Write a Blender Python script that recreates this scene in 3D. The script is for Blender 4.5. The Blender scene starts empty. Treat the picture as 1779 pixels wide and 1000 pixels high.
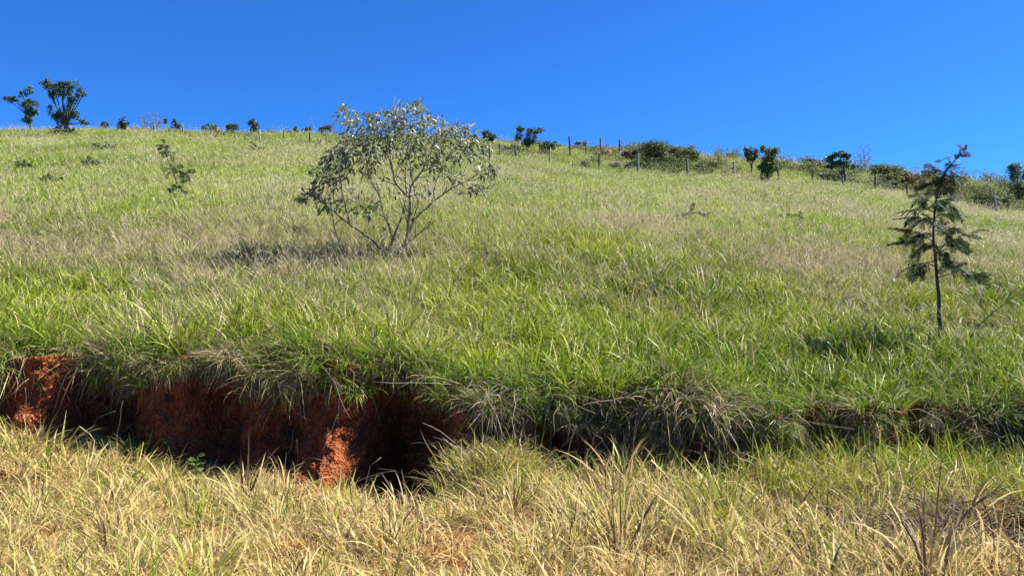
import bpy, bmesh, math, random
import numpy as np
from mathutils import Vector, Matrix

# ------------------------------------------------------------------ camera, sky, sun, exposure
SC = bpy.context.scene
COL = SC.collection
EYE = 1.6
F = 1396.0                                   # focal length in photo pixels (1779 wide)
cam_d = bpy.data.cameras.new('camera')
cam = bpy.data.objects.new('camera', cam_d)
COL.objects.link(cam)
cam.location = (0, 0, EYE)
cam.rotation_euler = (math.radians(90), 0, 0)
cam_d.sensor_width = 36.0
cam_d.lens = F / 1779.0 * 36.0
cam_d.clip_end = 3000
SC.camera = cam

SUN_AZ = math.radians(74)                    # from +Y towards +X
SUN_EL = math.radians(46)
W = bpy.data.worlds.new('World')
SC.world = W
W.use_nodes = True
nt = W.node_tree
bg = nt.nodes['Background']
sky = nt.nodes.new('ShaderNodeTexSky')
sky.sky_type = 'NISHITA'
sky.sun_disc = False
sky.sun_elevation = SUN_EL
sky.sun_rotation = SUN_AZ
sky.altitude = 900
sky.air_density = 1.0
sky.dust_density = 0.6
sky.ozone_density = 3.0
tint = nt.nodes.new('ShaderNodeMix')               # the camera's vivid rendering of the blue, the same in every direction
tint.data_type = 'RGBA'
tint.blend_type = 'MULTIPLY'
tint.inputs[0].default_value = 1.0
tint.inputs[7].default_value = (0.225, 0.75, 1.62, 1)
nt.links.new(sky.outputs[0], tint.inputs[6])
nt.links.new(tint.outputs[2], bg.inputs[0])
bg.inputs[1].default_value = 0.050 * 0.84
sun_d = bpy.data.lights.new('sun', 'SUN')
sun_d.energy = 5.0
sun_d.angle = math.radians(0.55)
sun_d.color = (1.0, 0.95, 0.86)
sun = bpy.data.objects.new('sun', sun_d)
COL.objects.link(sun)
sdir = Vector((math.sin(SUN_AZ) * math.cos(SUN_EL), math.cos(SUN_AZ) * math.cos(SUN_EL), math.sin(SUN_EL)))
sun.rotation_euler = sdir.to_track_quat('Z', 'Y').to_euler()
sun.location = (30, 10, 40)
SC.view_settings.view_transform = 'Standard'
SC.view_settings.look = 'None'
SC.view_settings.exposure = 1.42
SC.view_settings.gamma = 1.0
SC.cycles.max_bounces = 4
SC.cycles.diffuse_bounces = 2
SC.cycles.glossy_bounces = 1
SC.cycles.transmission_bounces = 2
SC.cycles.adaptive_threshold = 0.015
SC.cycles.use_denoising = True

# ------------------------------------------------------------------ helpers
RNG = np.random.default_rng(7)


def _h(ix, iy, seed):
    n = (ix.astype(np.int64) * 374761393 + iy.astype(np.int64) * 668265263 + seed * 974634777) & 0x7fffffff
    n = ((n ^ (n >> 13)) * 1274126177) & 0x7fffffff
    n = n ^ (n >> 16)
    return (n & 0xffff) / 65535.0


def vnoise(x, y, seed=0):
    x = np.asarray(x, float); y = np.asarray(y, float)
    ix = np.floor(x); iy = np.floor(y)
    fx = x - ix; fy = y - iy
    fx = fx * fx * (3 - 2 * fx); fy = fy * fy * (3 - 2 * fy)
    a = _h(ix, iy, seed); b = _h(ix + 1, iy, seed); c = _h(ix, iy + 1, seed); d = _h(ix + 1, iy + 1, seed)
    return (a * (1 - fx) + b * fx) * (1 - fy) + (c * (1 - fx) + d * fx) * fy


def fbm(x, y, seed=0, oct=4):
    s = 0; a = 0.5; t = 0
    x = np.asarray(x, float); y = np.asarray(y, float)
    for k in range(oct):
        s = s + a * vnoise(x * 2 ** k + 13.7 * k, y * 2 ** k + 7.3 * k, seed + k); t += a; a *= 0.5
    return s / t


def sstep(a, b, x):
    t = np.clip((np.asarray(x, float) - a) / (b - a), 0, 1)
    return t * t * (3 - 2 * t)


def mesh_obj(name, verts, faces, mat, parent=None, smooth=False, kind=None):
    me = bpy.data.meshes.new(name)
    me.from_pydata([tuple(v) for v in verts] if not isinstance(verts, np.ndarray) else verts.tolist(), [], faces if isinstance(faces, list) else faces.tolist())
    if mat: me.materials.append(mat)
    if smooth:
        me.polygons.foreach_set('use_smooth', np.ones(len(me.polygons), bool))
    me.update()
    o = bpy.data.objects.new(name, me)
    COL.objects.link(o)
    if parent: o.parent = parent
    if kind: o['kind'] = kind
    return o


def thing(name, label, cat, loc, group=None):
    o = bpy.data.objects.new(name, None)
    COL.objects.link(o)
    o.empty_display_size = 0.1
    o.location = loc
    o['label'] = label; o['category'] = cat
    if group: o['group'] = group
    return o


def tag(o, label, cat=None, group=None, kind=None):
    o['label'] = label
    if cat: o['category'] = cat
    if group: o['group'] = group
    if kind: o['kind'] = kind
    return o


# ------------------------------------------------------------------ materials
def new_mat(name):
    m = bpy.data.materials.new(name)
    m.use_nodes = True
    t = m.node_tree
    t.nodes.clear()
    return m, t


def N(t, typ, **kw):
    n = t.nodes.new(typ)
    for k, v in kw.items():
        setattr(n, k, v)
    return n


def mixc(t, fac, a, b):
    n = N(t, 'ShaderNodeMix', data_type='RGBA')
    for sock, v in ((n.inputs[0], fac), (n.inputs[6], a), (n.inputs[7], b)):
        if hasattr(v, 'is_linked'): t.links.new(v, sock)
        elif isinstance(v, (int, float)): sock.default_value = v
        else: sock.default_value = (*v, 1)
    return n.outputs[2]


def mth(t, op, a, b=None, clamp=False):
    n = N(t, 'ShaderNodeMath', operation=op, use_clamp=clamp)
    for sock, v in ((n.inputs[0], a), (n.inputs[1], b)):
        if v is None: continue
        if hasattr(v, 'is_linked'): t.links.new(v, sock)
        else: sock.default_value = v
    return n.outputs[0]


def leaf_shader(t, col, rough=0.45, spec=0.4, transl=0.35, tcol=None):
    p = N(t, 'ShaderNodeBsdfPrincipled')
    p.inputs['Roughness'].default_value = rough
    p.inputs['Specular IOR Level'].default_value = spec
    t.links.new(col, p.inputs['Base Color'])
    tr = N(t, 'ShaderNodeBsdfTranslucent')
    t.links.new(tcol or col, tr.inputs['Color'])
    mx = N(t, 'ShaderNodeMixShader')
    mx.inputs[0].default_value = transl
    t.links.new(p.outputs[0], mx.inputs[1])
    t.links.new(tr.outputs[0], mx.inputs[2])
    out = N(t, 'ShaderNodeOutputMaterial')
    t.links.new(mx.outputs[0], out.inputs[0])


def grass_mat(name, g1, g2, d1, d2, dead, seed_c, rough=0.52, spec=0.28, transl=0.30):
    m, t = new_mat(name)
    a = N(t, 'ShaderNodeAttribute', attribute_name='bl')          # r: random, g: along blade, b: how dry this blade is
    sp = N(t, 'ShaderNodeSeparateColor')
    t.links.new(a.outputs['Color'], sp.inputs[0])
    inst = N(t, 'ShaderNodeAttribute', attribute_type='INSTANCER', attribute_name='dry')
    hue = N(t, 'ShaderNodeAttribute', attribute_type='INSTANCER', attribute_name='hue')
    green = mixc(t, mth(t, 'ADD', mth(t, 'MULTIPLY', sp.outputs[0], 0.55), mth(t, 'MULTIPLY', hue.outputs['Fac'], 0.45)), g1, g2)
    straw = mixc(t, mth(t, 'MULTIPLY', hue.outputs['Fac'], 0.25), mixc(t, sp.outputs[0], d1, d2), (0.47, 0.41, 0.29))
    # a blade is dry when its own share is below the tuft's dryness; tips yellow first
    x = mth(t, 'SUBTRACT', mth(t, 'ADD', inst.outputs['Fac'], mth(t, 'MULTIPLY', sp.outputs[1], 0.15)), sp.outputs[2])
    fac = mth(t, 'ADD', mth(t, 'MULTIPLY', x, 4.0), 0.5, clamp=True)
    c = mixc(t, fac, green, straw)
    dd = mth(t, 'MULTIPLY', mth(t, 'GREATER_THAN', sp.outputs[0], 0.70), fac)
    c = mixc(t, dd, c, dead)
    sd = mth(t, 'GREATER_THAN', a.outputs['Alpha'], 0.5)
    c = mixc(t, sd, c, seed_c)
    leaf_shader(t, c, rough, spec, transl)
    return m


def foliage_mat(name, c1, c2, c3=None, rough=0.45, spec=0.4, transl=0.3):
    m, t = new_mat(name)
    a = N(t, 'ShaderNodeAttribute', attribute_name='bl')
    sp = N(t, 'ShaderNodeSeparateColor')
    t.links.new(a.outputs['Color'], sp.inputs[0])
    oi = N(t, 'ShaderNodeObjectInfo')
    r = mth(t, 'FRACT', mth(t, 'ADD', sp.outputs[0], oi.outputs['Random']))
    c = mixc(t, r, c1, c2)
    if c3:
        c = mixc(t, mth(t, 'GREATER_THAN', r, 0.82), c, c3)
    leaf_shader(t, c, rough, spec, transl)
    return m


def bark_mat(name, c1, c2, scale=14):
    m, t = new_mat(name)
    tc = N(t, 'ShaderNodeTexCoord')
    mp = N(t, 'ShaderNodeMapping')
    mp.inputs['Scale'].default_value = (1, 1, 0.25)
    t.links.new(tc.outputs['Object'], mp.inputs[0])
    nz = N(t, 'ShaderNodeTexNoise')
    nz.inputs['Scale'].default_value = scale
    nz.inputs['Detail'].default_value = 6
    t.links.new(mp.outputs[0], nz.inputs['Vector'])
    r = N(t, 'ShaderNodeMapRange')
    r.inputs[1].default_value = 0.35; r.inputs[2].default_value = 0.65
    t.links.new(nz.outputs[0], r.inputs[0])
    p = N(t, 'ShaderNodeBsdfPrincipled')
    p.inputs['Roughness'].default_value = 0.85
    t.links.new(mixc(t, r.outputs[0], c1, c2), p.inputs['Base Color'])
    b = N(t, 'ShaderNodeBump')
    b.inputs['Strength'].default_value = 0.6
    b.inputs['Distance'].default_value = 0.01
    t.links.new(nz.outputs[0], b.inputs['Height'])
    t.links.new(b.outputs[0], p.inputs['Normal'])
    out = N(t, 'ShaderNodeOutputMaterial')
    t.links.new(p.outputs[0], out.inputs[0])
    return m


def soil_mat(name, cols, scale=3.0, bump=0.02, litter=None, litter_amt=0.5):
    m, t = new_mat(name)
    g = N(t, 'ShaderNodeNewGeometry')
    n1 = N(t, 'ShaderNodeTexNoise'); n1.inputs['Scale'].default_value = scale; n1.inputs['Detail'].default_value = 8
    n2 = N(t, 'ShaderNodeTexNoise'); n2.inputs['Scale'].default_value = scale * 9; n2.inputs['Detail'].default_value = 6
    n3 = N(t, 'ShaderNodeTexVoronoi'); n3.inputs['Scale'].default_value = scale * 14
    for n in (n1, n2, n3): t.links.new(g.outputs['Position'], n.inputs['Vector'])
    r1 = N(t, 'ShaderNodeMapRange'); r1.inputs[1].default_value = 0.36; r1.inputs[2].default_value = 0.64
    t.links.new(n1.outputs[0], r1.inputs[0])
    r2 = N(t, 'ShaderNodeMapRange'); r2.inputs[1].default_value = 0.4; r2.inputs[2].default_value = 0.66
    t.links.new(n2.outputs[0], r2.inputs[0])
    c = mixc(t, r1.outputs[0], cols[0], cols[1])
    c = mixc(t, mth(t, 'MULTIPLY', r2.outputs[0], 0.6), c, cols[2])
    if litter:
        r3 = N(t, 'ShaderNodeMapRange'); r3.inputs[1].default_value = 0.5 - 0.2 * litter_amt; r3.inputs[2].default_value = 0.75 - 0.3 * litter_amt
        n4 = N(t, 'ShaderNodeTexNoise'); n4.inputs['Scale'].default_value = scale * 2.2; n4.inputs['Detail'].default_value = 10
        t.links.new(g.outputs['Position'], n4.inputs['Vector'])
        t.links.new(n4.outputs[0], r3.inputs[0])
        c = mixc(t, r3.outputs[0], c, litter)
    p = N(t, 'ShaderNodeBsdfPrincipled')
    p.inputs['Roughness'].default_value = 0.95
    p.inputs['Specular IOR Level'].default_value = 0.15
    t.links.new(c, p.inputs['Base Color'])
    hgt = mth(t, 'ADD', n2.outputs[0], mth(t, 'MULTIPLY', n3.outputs[0], 0.5))
    b = N(t, 'ShaderNodeBump'); b.inputs['Strength'].default_value = 1.0; b.inputs['Distance'].default_value = bump
    t.links.new(hgt, b.inputs['Height'])
    t.links.new(b.outputs[0], p.inputs['Normal'])
    out = N(t, 'ShaderNodeOutputMaterial')
    t.links.new(p.outputs[0], out.inputs[0])
    return m


M = {}
M['lush'] = grass_mat('green_grass_blade', (0.055, 0.120, 0.007), (0.38, 0.44, 0.030), (0.42, 0.34, 0.17), (0.55, 0.47, 0.26), (0.26, 0.20, 0.13), (0.46, 0.37, 0.26))
M['field'] = grass_mat('field_grass_blade', (0.10, 0.195, 0.010), (0.40, 0.50, 0.036), (0.42, 0.35, 0.15), (0.56, 0.50, 0.25), (0.28, 0.21, 0.12), (0.64, 0.56, 0.38))
M['dry'] = grass_mat('dry_grass_blade', (0.12, 0.21, 0.02), (0.42, 0.42, 0.04), (0.46, 0.32, 0.09), (0.85, 0.70, 0.31), (0.13, 0.08, 0.05), (0.48, 0.38, 0.27))
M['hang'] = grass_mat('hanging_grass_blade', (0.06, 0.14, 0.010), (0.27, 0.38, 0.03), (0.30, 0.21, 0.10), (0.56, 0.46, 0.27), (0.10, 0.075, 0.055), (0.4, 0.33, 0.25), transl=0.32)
M['soil_hill'] = soil_mat('thatch_covered_soil', [(0.07, 0.065, 0.025), (0.11, 0.09, 0.04), (0.06, 0.04, 0.02)], 1.2, 0.03, (0.08, 0.10, 0.03), 0.8)
M['soil_red'] = soil_mat('red_earth', [(0.34, 0.085, 0.026), (0.17, 0.036, 0.012), (0.42, 0.14, 0.055)], 2.6, 0.05, (0.12, 0.038, 0.015), 0.2)
M['soil_verge'] = soil_mat('verge_earth', [(0.22, 0.055, 0.014), (0.14, 0.036, 0.010), (0.24, 0.10, 0.035)], 2.6, 0.02, (0.20, 0.115, 0.04), 0.6)
M['bark_pale'] = bark_mat('pale_grey_bark', (0.13, 0.095, 0.065), (0.36, 0.29, 0.21), 20)
M['bark_dark'] = bark_mat('dark_bark', (0.05, 0.042, 0.035), (0.12, 0.10, 0.08), 18)
M['bark_green'] = bark_mat('dark_green_stem_bark', (0.025, 0.03, 0.018), (0.07, 0.065, 0.045), 22)
M['wood'] = bark_mat('weathered_post_wood', (0.14, 0.125, 0.11), (0.34, 0.31, 0.28), 9)
M['wood_dark'] = bark_mat('dark_post_wood', (0.05, 0.045, 0.04), (0.13, 0.12, 0.11), 9)
M['silver'] = foliage_mat('grey_green_glossy_leaf', (0.11, 0.14, 0.065), (0.26, 0.28, 0.17), (0.42, 0.43, 0.32), 0.44, 0.42, 0.3)
M['frond'] = foliage_mat('blue_green_feathery_leaf', (0.016, 0.038, 0.018), (0.055, 0.088, 0.038), None, 0.6, 0.22, 0.3)
M['frond_tip'] = foliage_mat('bronze_young_leaf', (0.10, 0.075, 0.035), (0.16, 0.10, 0.06), None, 0.65, 0.12, 0.35)
M['fol_dark'] = foliage_mat('dark_tree_leaf', (0.035, 0.065, 0.024), (0.11, 0.15, 0.05), None, 0.5, 0.4, 0.25)
M['fol_mid'] = foliage_mat('mid_green_leaf', (0.07, 0.11, 0.03), (0.18, 0.22, 0.07), None, 0.5, 0.4, 0.3)
M['fol_olive'] = foliage_mat('olive_leaf', (0.10, 0.13, 0.04), (0.22, 0.23, 0.08), None, 0.55, 0.3, 0.3)
M['fol_red'] = foliage_mat('rusty_leaf', (0.12, 0.06, 0.04), (0.19, 0.13, 0.07), None, 0.55, 0.3, 0.3)
M['fol_grey'] = foliage_mat('grey_twig_leaf', (0.16, 0.15, 0.12), (0.27, 0.26, 0.2), None, 0.6, 0.3, 0.2)
M['weed'] = foliage_mat('fresh_weed_leaf', (0.08, 0.18, 0.03), (0.17, 0.27, 0.06), None, 0.45, 0.4, 0.4)
wm, wt = new_mat('galvanised_wire')
wp = N(wt, 'ShaderNodeBsdfPrincipled'); wp.inputs['Base Color'].default_value = (0.25, 0.24, 0.23, 1)
wp.inputs['Metallic'].default_value = 0.7; wp.inputs['Roughness'].default_value = 0.6
wt.links.new(wp.outputs[0], N(wt, 'ShaderNodeOutputMaterial').inputs[0])
M['wire'] = wm

# ------------------------------------------------------------------ terrain as a function of the place
XL = [-40, -12, -4.6, -3.0, -1.6, -0.9, 0.6, 2.1, 4.2, 6, 12, 40]
YLIP = [8.0, 7.95, 7.75, 7.5, 7.42, 7.28, 7.15, 6.98, 6.95, 7.0, 7.0, 7.0]
ZLIP = [0.90, 0.90, 0.90, 0.83, 0.83, 0.76, 0.66, 0.62, 0.61, 0.60, 0.58, 0.58]
ZBASE = [0.03, 0.03, 0.03, -0.02, -0.04, -0.20, -0.06, 0.04, 0.14, 0.18, 0.18, 0.18]


def alcove(x):
    """washed-out bays in the cut"""
    x = np.asarray(x, float)
    return (0.62 * np.exp(-((x + 0.92) / 0.34) ** 4) + 0.36 * np.exp(-((x + 3.85) / 0.30) ** 4) + 0.24 * np.exp(-((x + 2.72) / 0.24) ** 4)
            + 0.22 * np.exp(-((x - 0.62) / 0.34) ** 4) + 0.36 * np.exp(-((x - 1.75) / 0.42) ** 4) + 0.2 * np.exp(-((x - 3.9) / 0.5) ** 4))


XE = [-40, -6, -4.2, -3.73, -3.0, -2.55, -2.08, -1.56, -1.18, -0.95, -0.65, -0.45, -0.25, 0.0, 0.29, 0.6, 0.9, 1.2, 1.5, 1.8, 2.1, 2.9, 4.2, 6, 40]
ZE = [0.26, 0.26, 0.25, 0.16, 0.02, -0.08, 0.02, -0.06, -0.18, -0.32, -0.34, -0.02, 0.14, 0.13, 0.0, -0.04, 0.07, -0.08, -0.16, -0.02, 0.12, 0.05, 0.05, 0.06, 0.06]   # crest of the verge along the foot of the cut


def y_lip(x):
    x = np.asarray(x, float)
    return np.interp(x, XL, YLIP) + 0.45 * (fbm(x * 0.9, x * 0 + 3.1, 11, 3) - 0.5) + 0.16 * (vnoise(x * 3.1, x * 0 + 9.2, 5) - 0.5) + 0.55 * alcove(x)


PXK = (np.array([-400, 0, 250, 450, 850, 1041, 1108, 1195, 1350, 1468, 1731, 2200]) - 889.5) / F     # view azimuths as x / y
TF = np.array([0.175, 0.182, 0.181, 0.176, 0.160, 0.146, 0.141, 0.137, 0.131, 0.124, 0.092, 0.07])  # ground rise at the fence
SKX = (np.array([-400, 0, 200, 500, 850, 1000, 1200, 1500, 1700, 1800, 2200]) - 889.5) / F
SK = np.array([0.187, 0.1915, 0.190, 0.187, 0.178, 0.172, 0.162, 0.142, 0.130, 0.124, 0.11])
YF = 60.0
YC = 77.0
KY = np.array([6.5, 9.5, 13.0, 21.0, 38.0, YF, YC, 100.0, 160.0, 300.0, 700.0])


def hill(x, y):
    x = np.asarray(x, float); y = np.asarray(y, float)
    x, y = np.broadcast_arrays(x, y)
    shp = x.shape
    x = x.ravel(); y = y.ravel()
    u = np.clip(x / np.maximum(y, 6.0), -1.2, 1.2)
    zl = np.interp(x, XL, ZLIP) - 0.06
    side = np.clip((u + 0.64) / 1.28, 0, 1)
    z95 = 1.30 - 0.48 * sstep(0.25, 0.95, side)
    z13 = 2.06 - 0.42 * sstep(0.5, 1.0, side)
    zf = EYE + YF * np.interp(u, PXK, TF)
    zc = EYE + YC * np.interp(u, SKX, SK)
    z21 = z13 + (zf - z13) * (8.0 / 47.0)
    z38 = z13 + (zf - z13) * (25.0 / 47.0)
    K = np.stack([zl, z95, z13, z21, z38, zf, zc, zc + 0.9, zc - 2.0, zc - 12.0, zc * 0 - 6.0], 1)
    h = np.diff(KY)
    d = np.diff(K, axis=1) / h
    s = np.zeros_like(K)
    w1 = 2 * h[1:] + h[:-1]; w2 = h[1:] + 2 * h[:-1]
    dd = d[:, :-1] * d[:, 1:]
    with np.errstate(divide='ignore', invalid='ignore'):
        hm = (w1 + w2) / (w1 / d[:, :-1] + w2 / d[:, 1:])
    s[:, 1:-1] = np.where(dd > 0, hm, 0)
    s[:, 0] = d[:, 0]; s[:, -1] = 0
    yy = np.clip(y, KY[0], KY[-1])
    k = np.clip(np.searchsorted(KY, yy, side='right') - 1, 0, len(KY) - 2)
    r = np.arange(len(x))
    hk = h[k]; t = (yy - KY[k]) / hk
    z = (K[r, k] * (2 * t**3 - 3 * t**2 + 1) + hk * s[r, k] * (t**3 - 2 * t**2 + t)
         + K[r, k + 1] * (-2 * t**3 + 3 * t**2) + hk * s[r, k + 1] * (t**3 - t**2))
    amp = 0.22 * sstep(8, 16, y) + 0.5 * sstep(25, 60, y)
    z = z + amp * (fbm(x * 0.16, y * 0.16, 31, 3) - 0.5) + 0.12 * sstep(7, 9, y) * (fbm(x * 0.7, y * 0.7, 41, 2) - 0.5) + 0.16 * (1 - sstep(8, 10, y)) * (fbm(x * 1.4, y * 0.8, 43, 2) - 0.5)
    return z.reshape(shp)


def hill1(x, y):
    return float(hill(np.array([x]), np.array([y]))[0])


def nose(x):
    """how far the foot of the cut comes forward: crumbled spurs of earth"""
    x = np.asarray(x, float)
    return 0.66 * np.exp(-((x + 1.60) / 0.30) ** 2) + 0.55 * np.exp(-((x + 4.35) / 0.3) ** 2) + 0.36 * np.exp(-((x + 3.12) / 0.2) ** 2) + 0.12 * np.exp(-((x + 2.3) / 0.2) ** 2)


def verge(x, y):
    x = np.asarray(x, float); y = np.asarray(y, float)
    far = 0.10 * sstep(0.5, 4.5, x) + 0.0 * x
    z = far + 0.12 * (fbm(x * 0.6, y * 0.6, 61, 3) - 0.5) + 0.16 * (fbm(x * 2.0, y * 2.0, 66, 2) - 0.5)
    w = sstep(5.75, 6.45, y)
    z = z * (1 - w) + (np.interp(x, XE, ZE) + 0.10 * (fbm(x * 2.3, y * 2.3, 67, 2) - 0.5)) * w
    z = z - 0.26 * np.exp(-((x - 3.15) / 0.45) ** 2 - ((y - 4.92) / 0.24) ** 2)
    return z


def grid_faces(nr, nc):
    i = np.arange(nr - 1)[:, None] * nc + np.arange(nc - 1)[None, :]
    return np.stack([i, i + 1, i + nc + 1, i + nc], -1).reshape(-1, 4)


# hillside sheet
us = np.concatenate([np.linspace(-4, -1.3, 14), np.linspace(-1.2, 1.2, 260), np.linspace(1.3, 4, 14)])
vs = np.concatenate([np.linspace(0, 6, 70), np.linspace(6.2, 30, 80), np.linspace(31, 95, 90), np.geomspace(98, 650, 24)])
U, V = np.meshgrid(us, vs)
Y = 7.3 + V
for _ in range(4):
    X = U * Y
    Y = (y_lip(X) + 0.03) * (1 - sstep(0, 3, V)) + 7.3 * sstep(0, 3, V) + V
X = U * Y
Z = hill(X, Y)
Z[0] -= 0.05
hillside = mesh_obj('hillside', np.stack([X, Y, Z], -1).reshape(-1, 3), grid_faces(*X.shape), M['soil_hill'], smooth=True, kind='structure')
tag(hillside, 'sloping green pasture hillside rising to the skyline')

# verge sheet (foreground)
xs = np.concatenate([np.linspace(-260, -14, 30), np.linspace(-13, -7, 30), np.linspace(-6.9, 6.9, 280), np.linspace(7, 13, 30), np.linspace(14, 260, 30)])
vv = np.concatenate([np.linspace(-200, -6, 24), np.linspace(-5, 3, 24), np.linspace(3.1, 7.4, 100)])
X, V = np.meshgrid(xs, vv)
yb = np.interp(X, XL, YLIP)
Y = np.where(V > 3, 3 + (V - 3) / 4.4 * (yb - 3 + 0.15), V)
Z = verge(X, Y)
vo = mesh_obj('roadside_verge', np.stack([X, Y, Z], -1).reshape(-1, 3), grid_faces(*X.shape), M['soil_verge'], smooth=True, kind='structure')
tag(vo, 'roadside strip of earth under the dry yellow grass')

# the cut earth bank
xs = np.concatenate([np.linspace(-40, -7.1, 60), np.linspace(-7, 7, 760), np.linspace(7.1, 40, 60)])
ss = np.concatenate([np.linspace(-0.12, 1.0, 64), [1.03, 1.05]])
X, S = np.meshgrid(xs, ss)
yl = y_lip(X); zl = hill(X, yl)
zb = np.interp(X, XL, ZBASE)
zb = np.minimum(zb, verge(X, yl - 0.35)) - 0.05
sc = np.clip(S, 0, 1)
nz_ = nose(X)
prof = (1 - sc) ** 1.2
al = alcove(X)
yy = yl - 0.55 * al * (1 - sstep(0.8, 1.0, sc)) * 0 - 0.10 - 0.12 * (1 - sc) + 0.17 * np.sin(np.pi * sc ** 0.8) + al * 0.45 * np.sin(np.pi * np.clip(sc * 0.75 + 0.2, 0, 1)) - nz_ * (0.2 + 0.8 * prof) - 0.28 * np.exp(-((X + 4.45) / 0.30) ** 4) * (1 - 0.3 * sc)
rill = fbm(X * 5.5, S * 0.9 + 2, 71, 3) - 0.5
crum = fbm(X * 9, S * 8, 77, 4) - 0.5
fine = fbm(X * 26, S * 24, 79, 2) - 0.5
crum = crum - 0.45 * np.abs(fbm(X * 5, S * 4 + 9, 78, 2) - 0.5) + 0.1
fade = sstep(0.0, 0.08, S + 0.1) * (1 - 0.7 * sstep(0.9, 1.0, S))
yy = yy + fade * (0.26 * rill + 0.20 * crum + 0.07 * fine) + 0.22 * (fbm(X * 1.7, S * 0.7, 83, 2) - 0.5) * (1 - sc * 0.5)
xx = X + fade * 0.05 * (fbm(X * 9 + 40, S * 8, 91, 3) - 0.5)
zz = zb + (zl - zb) * S + fade * 0.06 * (fbm(X * 10, S * 7 + 30, 95, 3) - 0.5)
top = S > 1.0
yy = np.where(top, yl + (S - 1) * 5, yy)
zz = np.where(top, hill(X, yl + (S - 1) * 5) - 0.09, zz)
bank = mesh_obj('earth_bank', np.stack([xx, yy, zz], -1).reshape(-1, 3), grid_faces(*X.shape), M['soil_red'], smooth=True, kind='structure')
tag(bank, 'crumbling red earth bank cut below the overhanging grass')

# ------------------------------------------------------------------ grass tufts
def tuft_mesh(name, mat, n, ln, wd, base_r, lean, droop, seg=4, seed=0, az=None, kink=0.0, stalks=0, stalk_ln=(0.6, 0.9), dry_bias=0.0, heads=4, twist=0.7):
    r = np.random.default_rng(seed)
    V = []; Fc = []; A = []

    def strip(b, phi, th0, dr, L, w, seg, rnd, dryv, kk=None, seedflag=0.0, tw=0.0, power=1.4, flat_w=False):
        s = np.linspace(0, 1, seg + 1)
        th = th0 + dr * s ** power
        if kk is not None:
            th = th + kk[1] * (s > kk[0])
        ph = phi + tw * 0.5 * s
        st = L / seg
        dx = np.sin(th) * np.cos(ph) * st; dy = np.sin(th) * np.sin(ph) * st; dz = np.cos(th) * st
        p = np.stack([np.concatenate([[0], np.cumsum(dx[:-1])]), np.concatenate([[0], np.cumsum(dy[:-1])]), np.concatenate([[0], np.cumsum(dz[:-1])])], 1) + b
        side = np.stack([-np.sin(ph + tw), np.cos(ph + tw), 0.35 * np.sin(tw * 3) + 0 * s], 1)
        side /= np.linalg.norm(side, axis=1)[:, None]
        ww = w * 0.5 * (np.clip(0.55 + 1.6 * s, 0, 1) * (1 - s ** 2.2) if not flat_w else (1 - 0.4 * s))
        i0 = len(V)
        for k in range(seg + 1):
            if k == seg and not flat_w:
                V.append(p[k]); A.append((rnd, 1.0, dryv, seedflag))
            else:
                V.append(p[k] - side[k] * ww[k]); V.append(p[k] + side[k] * ww[k])
                A.append((rnd, s[k], dryv, seedflag)); A.append((rnd, s[k], dryv, seedflag))
        for k in range(seg):
            a = i0 + 2 * k
            if k == seg - 1 and not flat_w: Fc.append((a, a + 1, a + 2))
            else: Fc.append((a, a + 1, a + 3, a + 2))
        return p

    for i in range(n):
        a = r.uniform(0, 2 * math.pi); rr = base_r * math.sqrt(r.uniform())
        b = np.array([rr * math.cos(a), rr * math.sin(a), -0.02])
        if az is None: phi = a + r.normal(0, 0.7)
        else: phi = az[0] + r.normal(0, az[1])
        L = r.uniform(*ln)
        kk = (r.uniform(0.3, 0.8), r.uniform(0.5, 1.6)) if r.uniform() < kink else None
        strip(b, phi, r.uniform(*lean), r.uniform(*droop), L, r.uniform(*wd), seg, r.uniform(), np.clip(r.uniform() - dry_bias, 0, 1), kk, 0.0, r.normal(0, twist))
    for i in range(stalks):
        a = r.uniform(0, 2 * math.pi); rr = base_r * math.sqrt(r.uniform())
        b = np.array([rr * math.cos(a), rr * math.sin(a), 0])
        phi = (a if az is None else az[0]) + r.normal(0, 0.8)
        L = r.uniform(*stalk_ln)
        p = strip(b, phi, r.uniform(0.02, 0.35), r.uniform(0.05, 0.6), L, 0.004, 5, r.uniform(), r.uniform(0, 0.6), None, 0.3, 0, 1.4, True)
        for q in range(heads):
            t = 1.0 - 0.28 * q / max(1, heads)
            pt = p[-1] * t + p[-2] * (1 - t) if t > 0.8 else p[-2] * 0.7 + p[-1] * 0.3
            strip(pt, phi + r.normal(0, 1.2), r.uniform(0.2, 1.1), r.uniform(0.2, 0.9), r.uniform(0.05, 0.10), 0.007, 2, r.uniform(), 0.0, None, 1.0, r.normal(0, 1), 1.4)
    return np.array(V), Fc, np.array(A)


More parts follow.
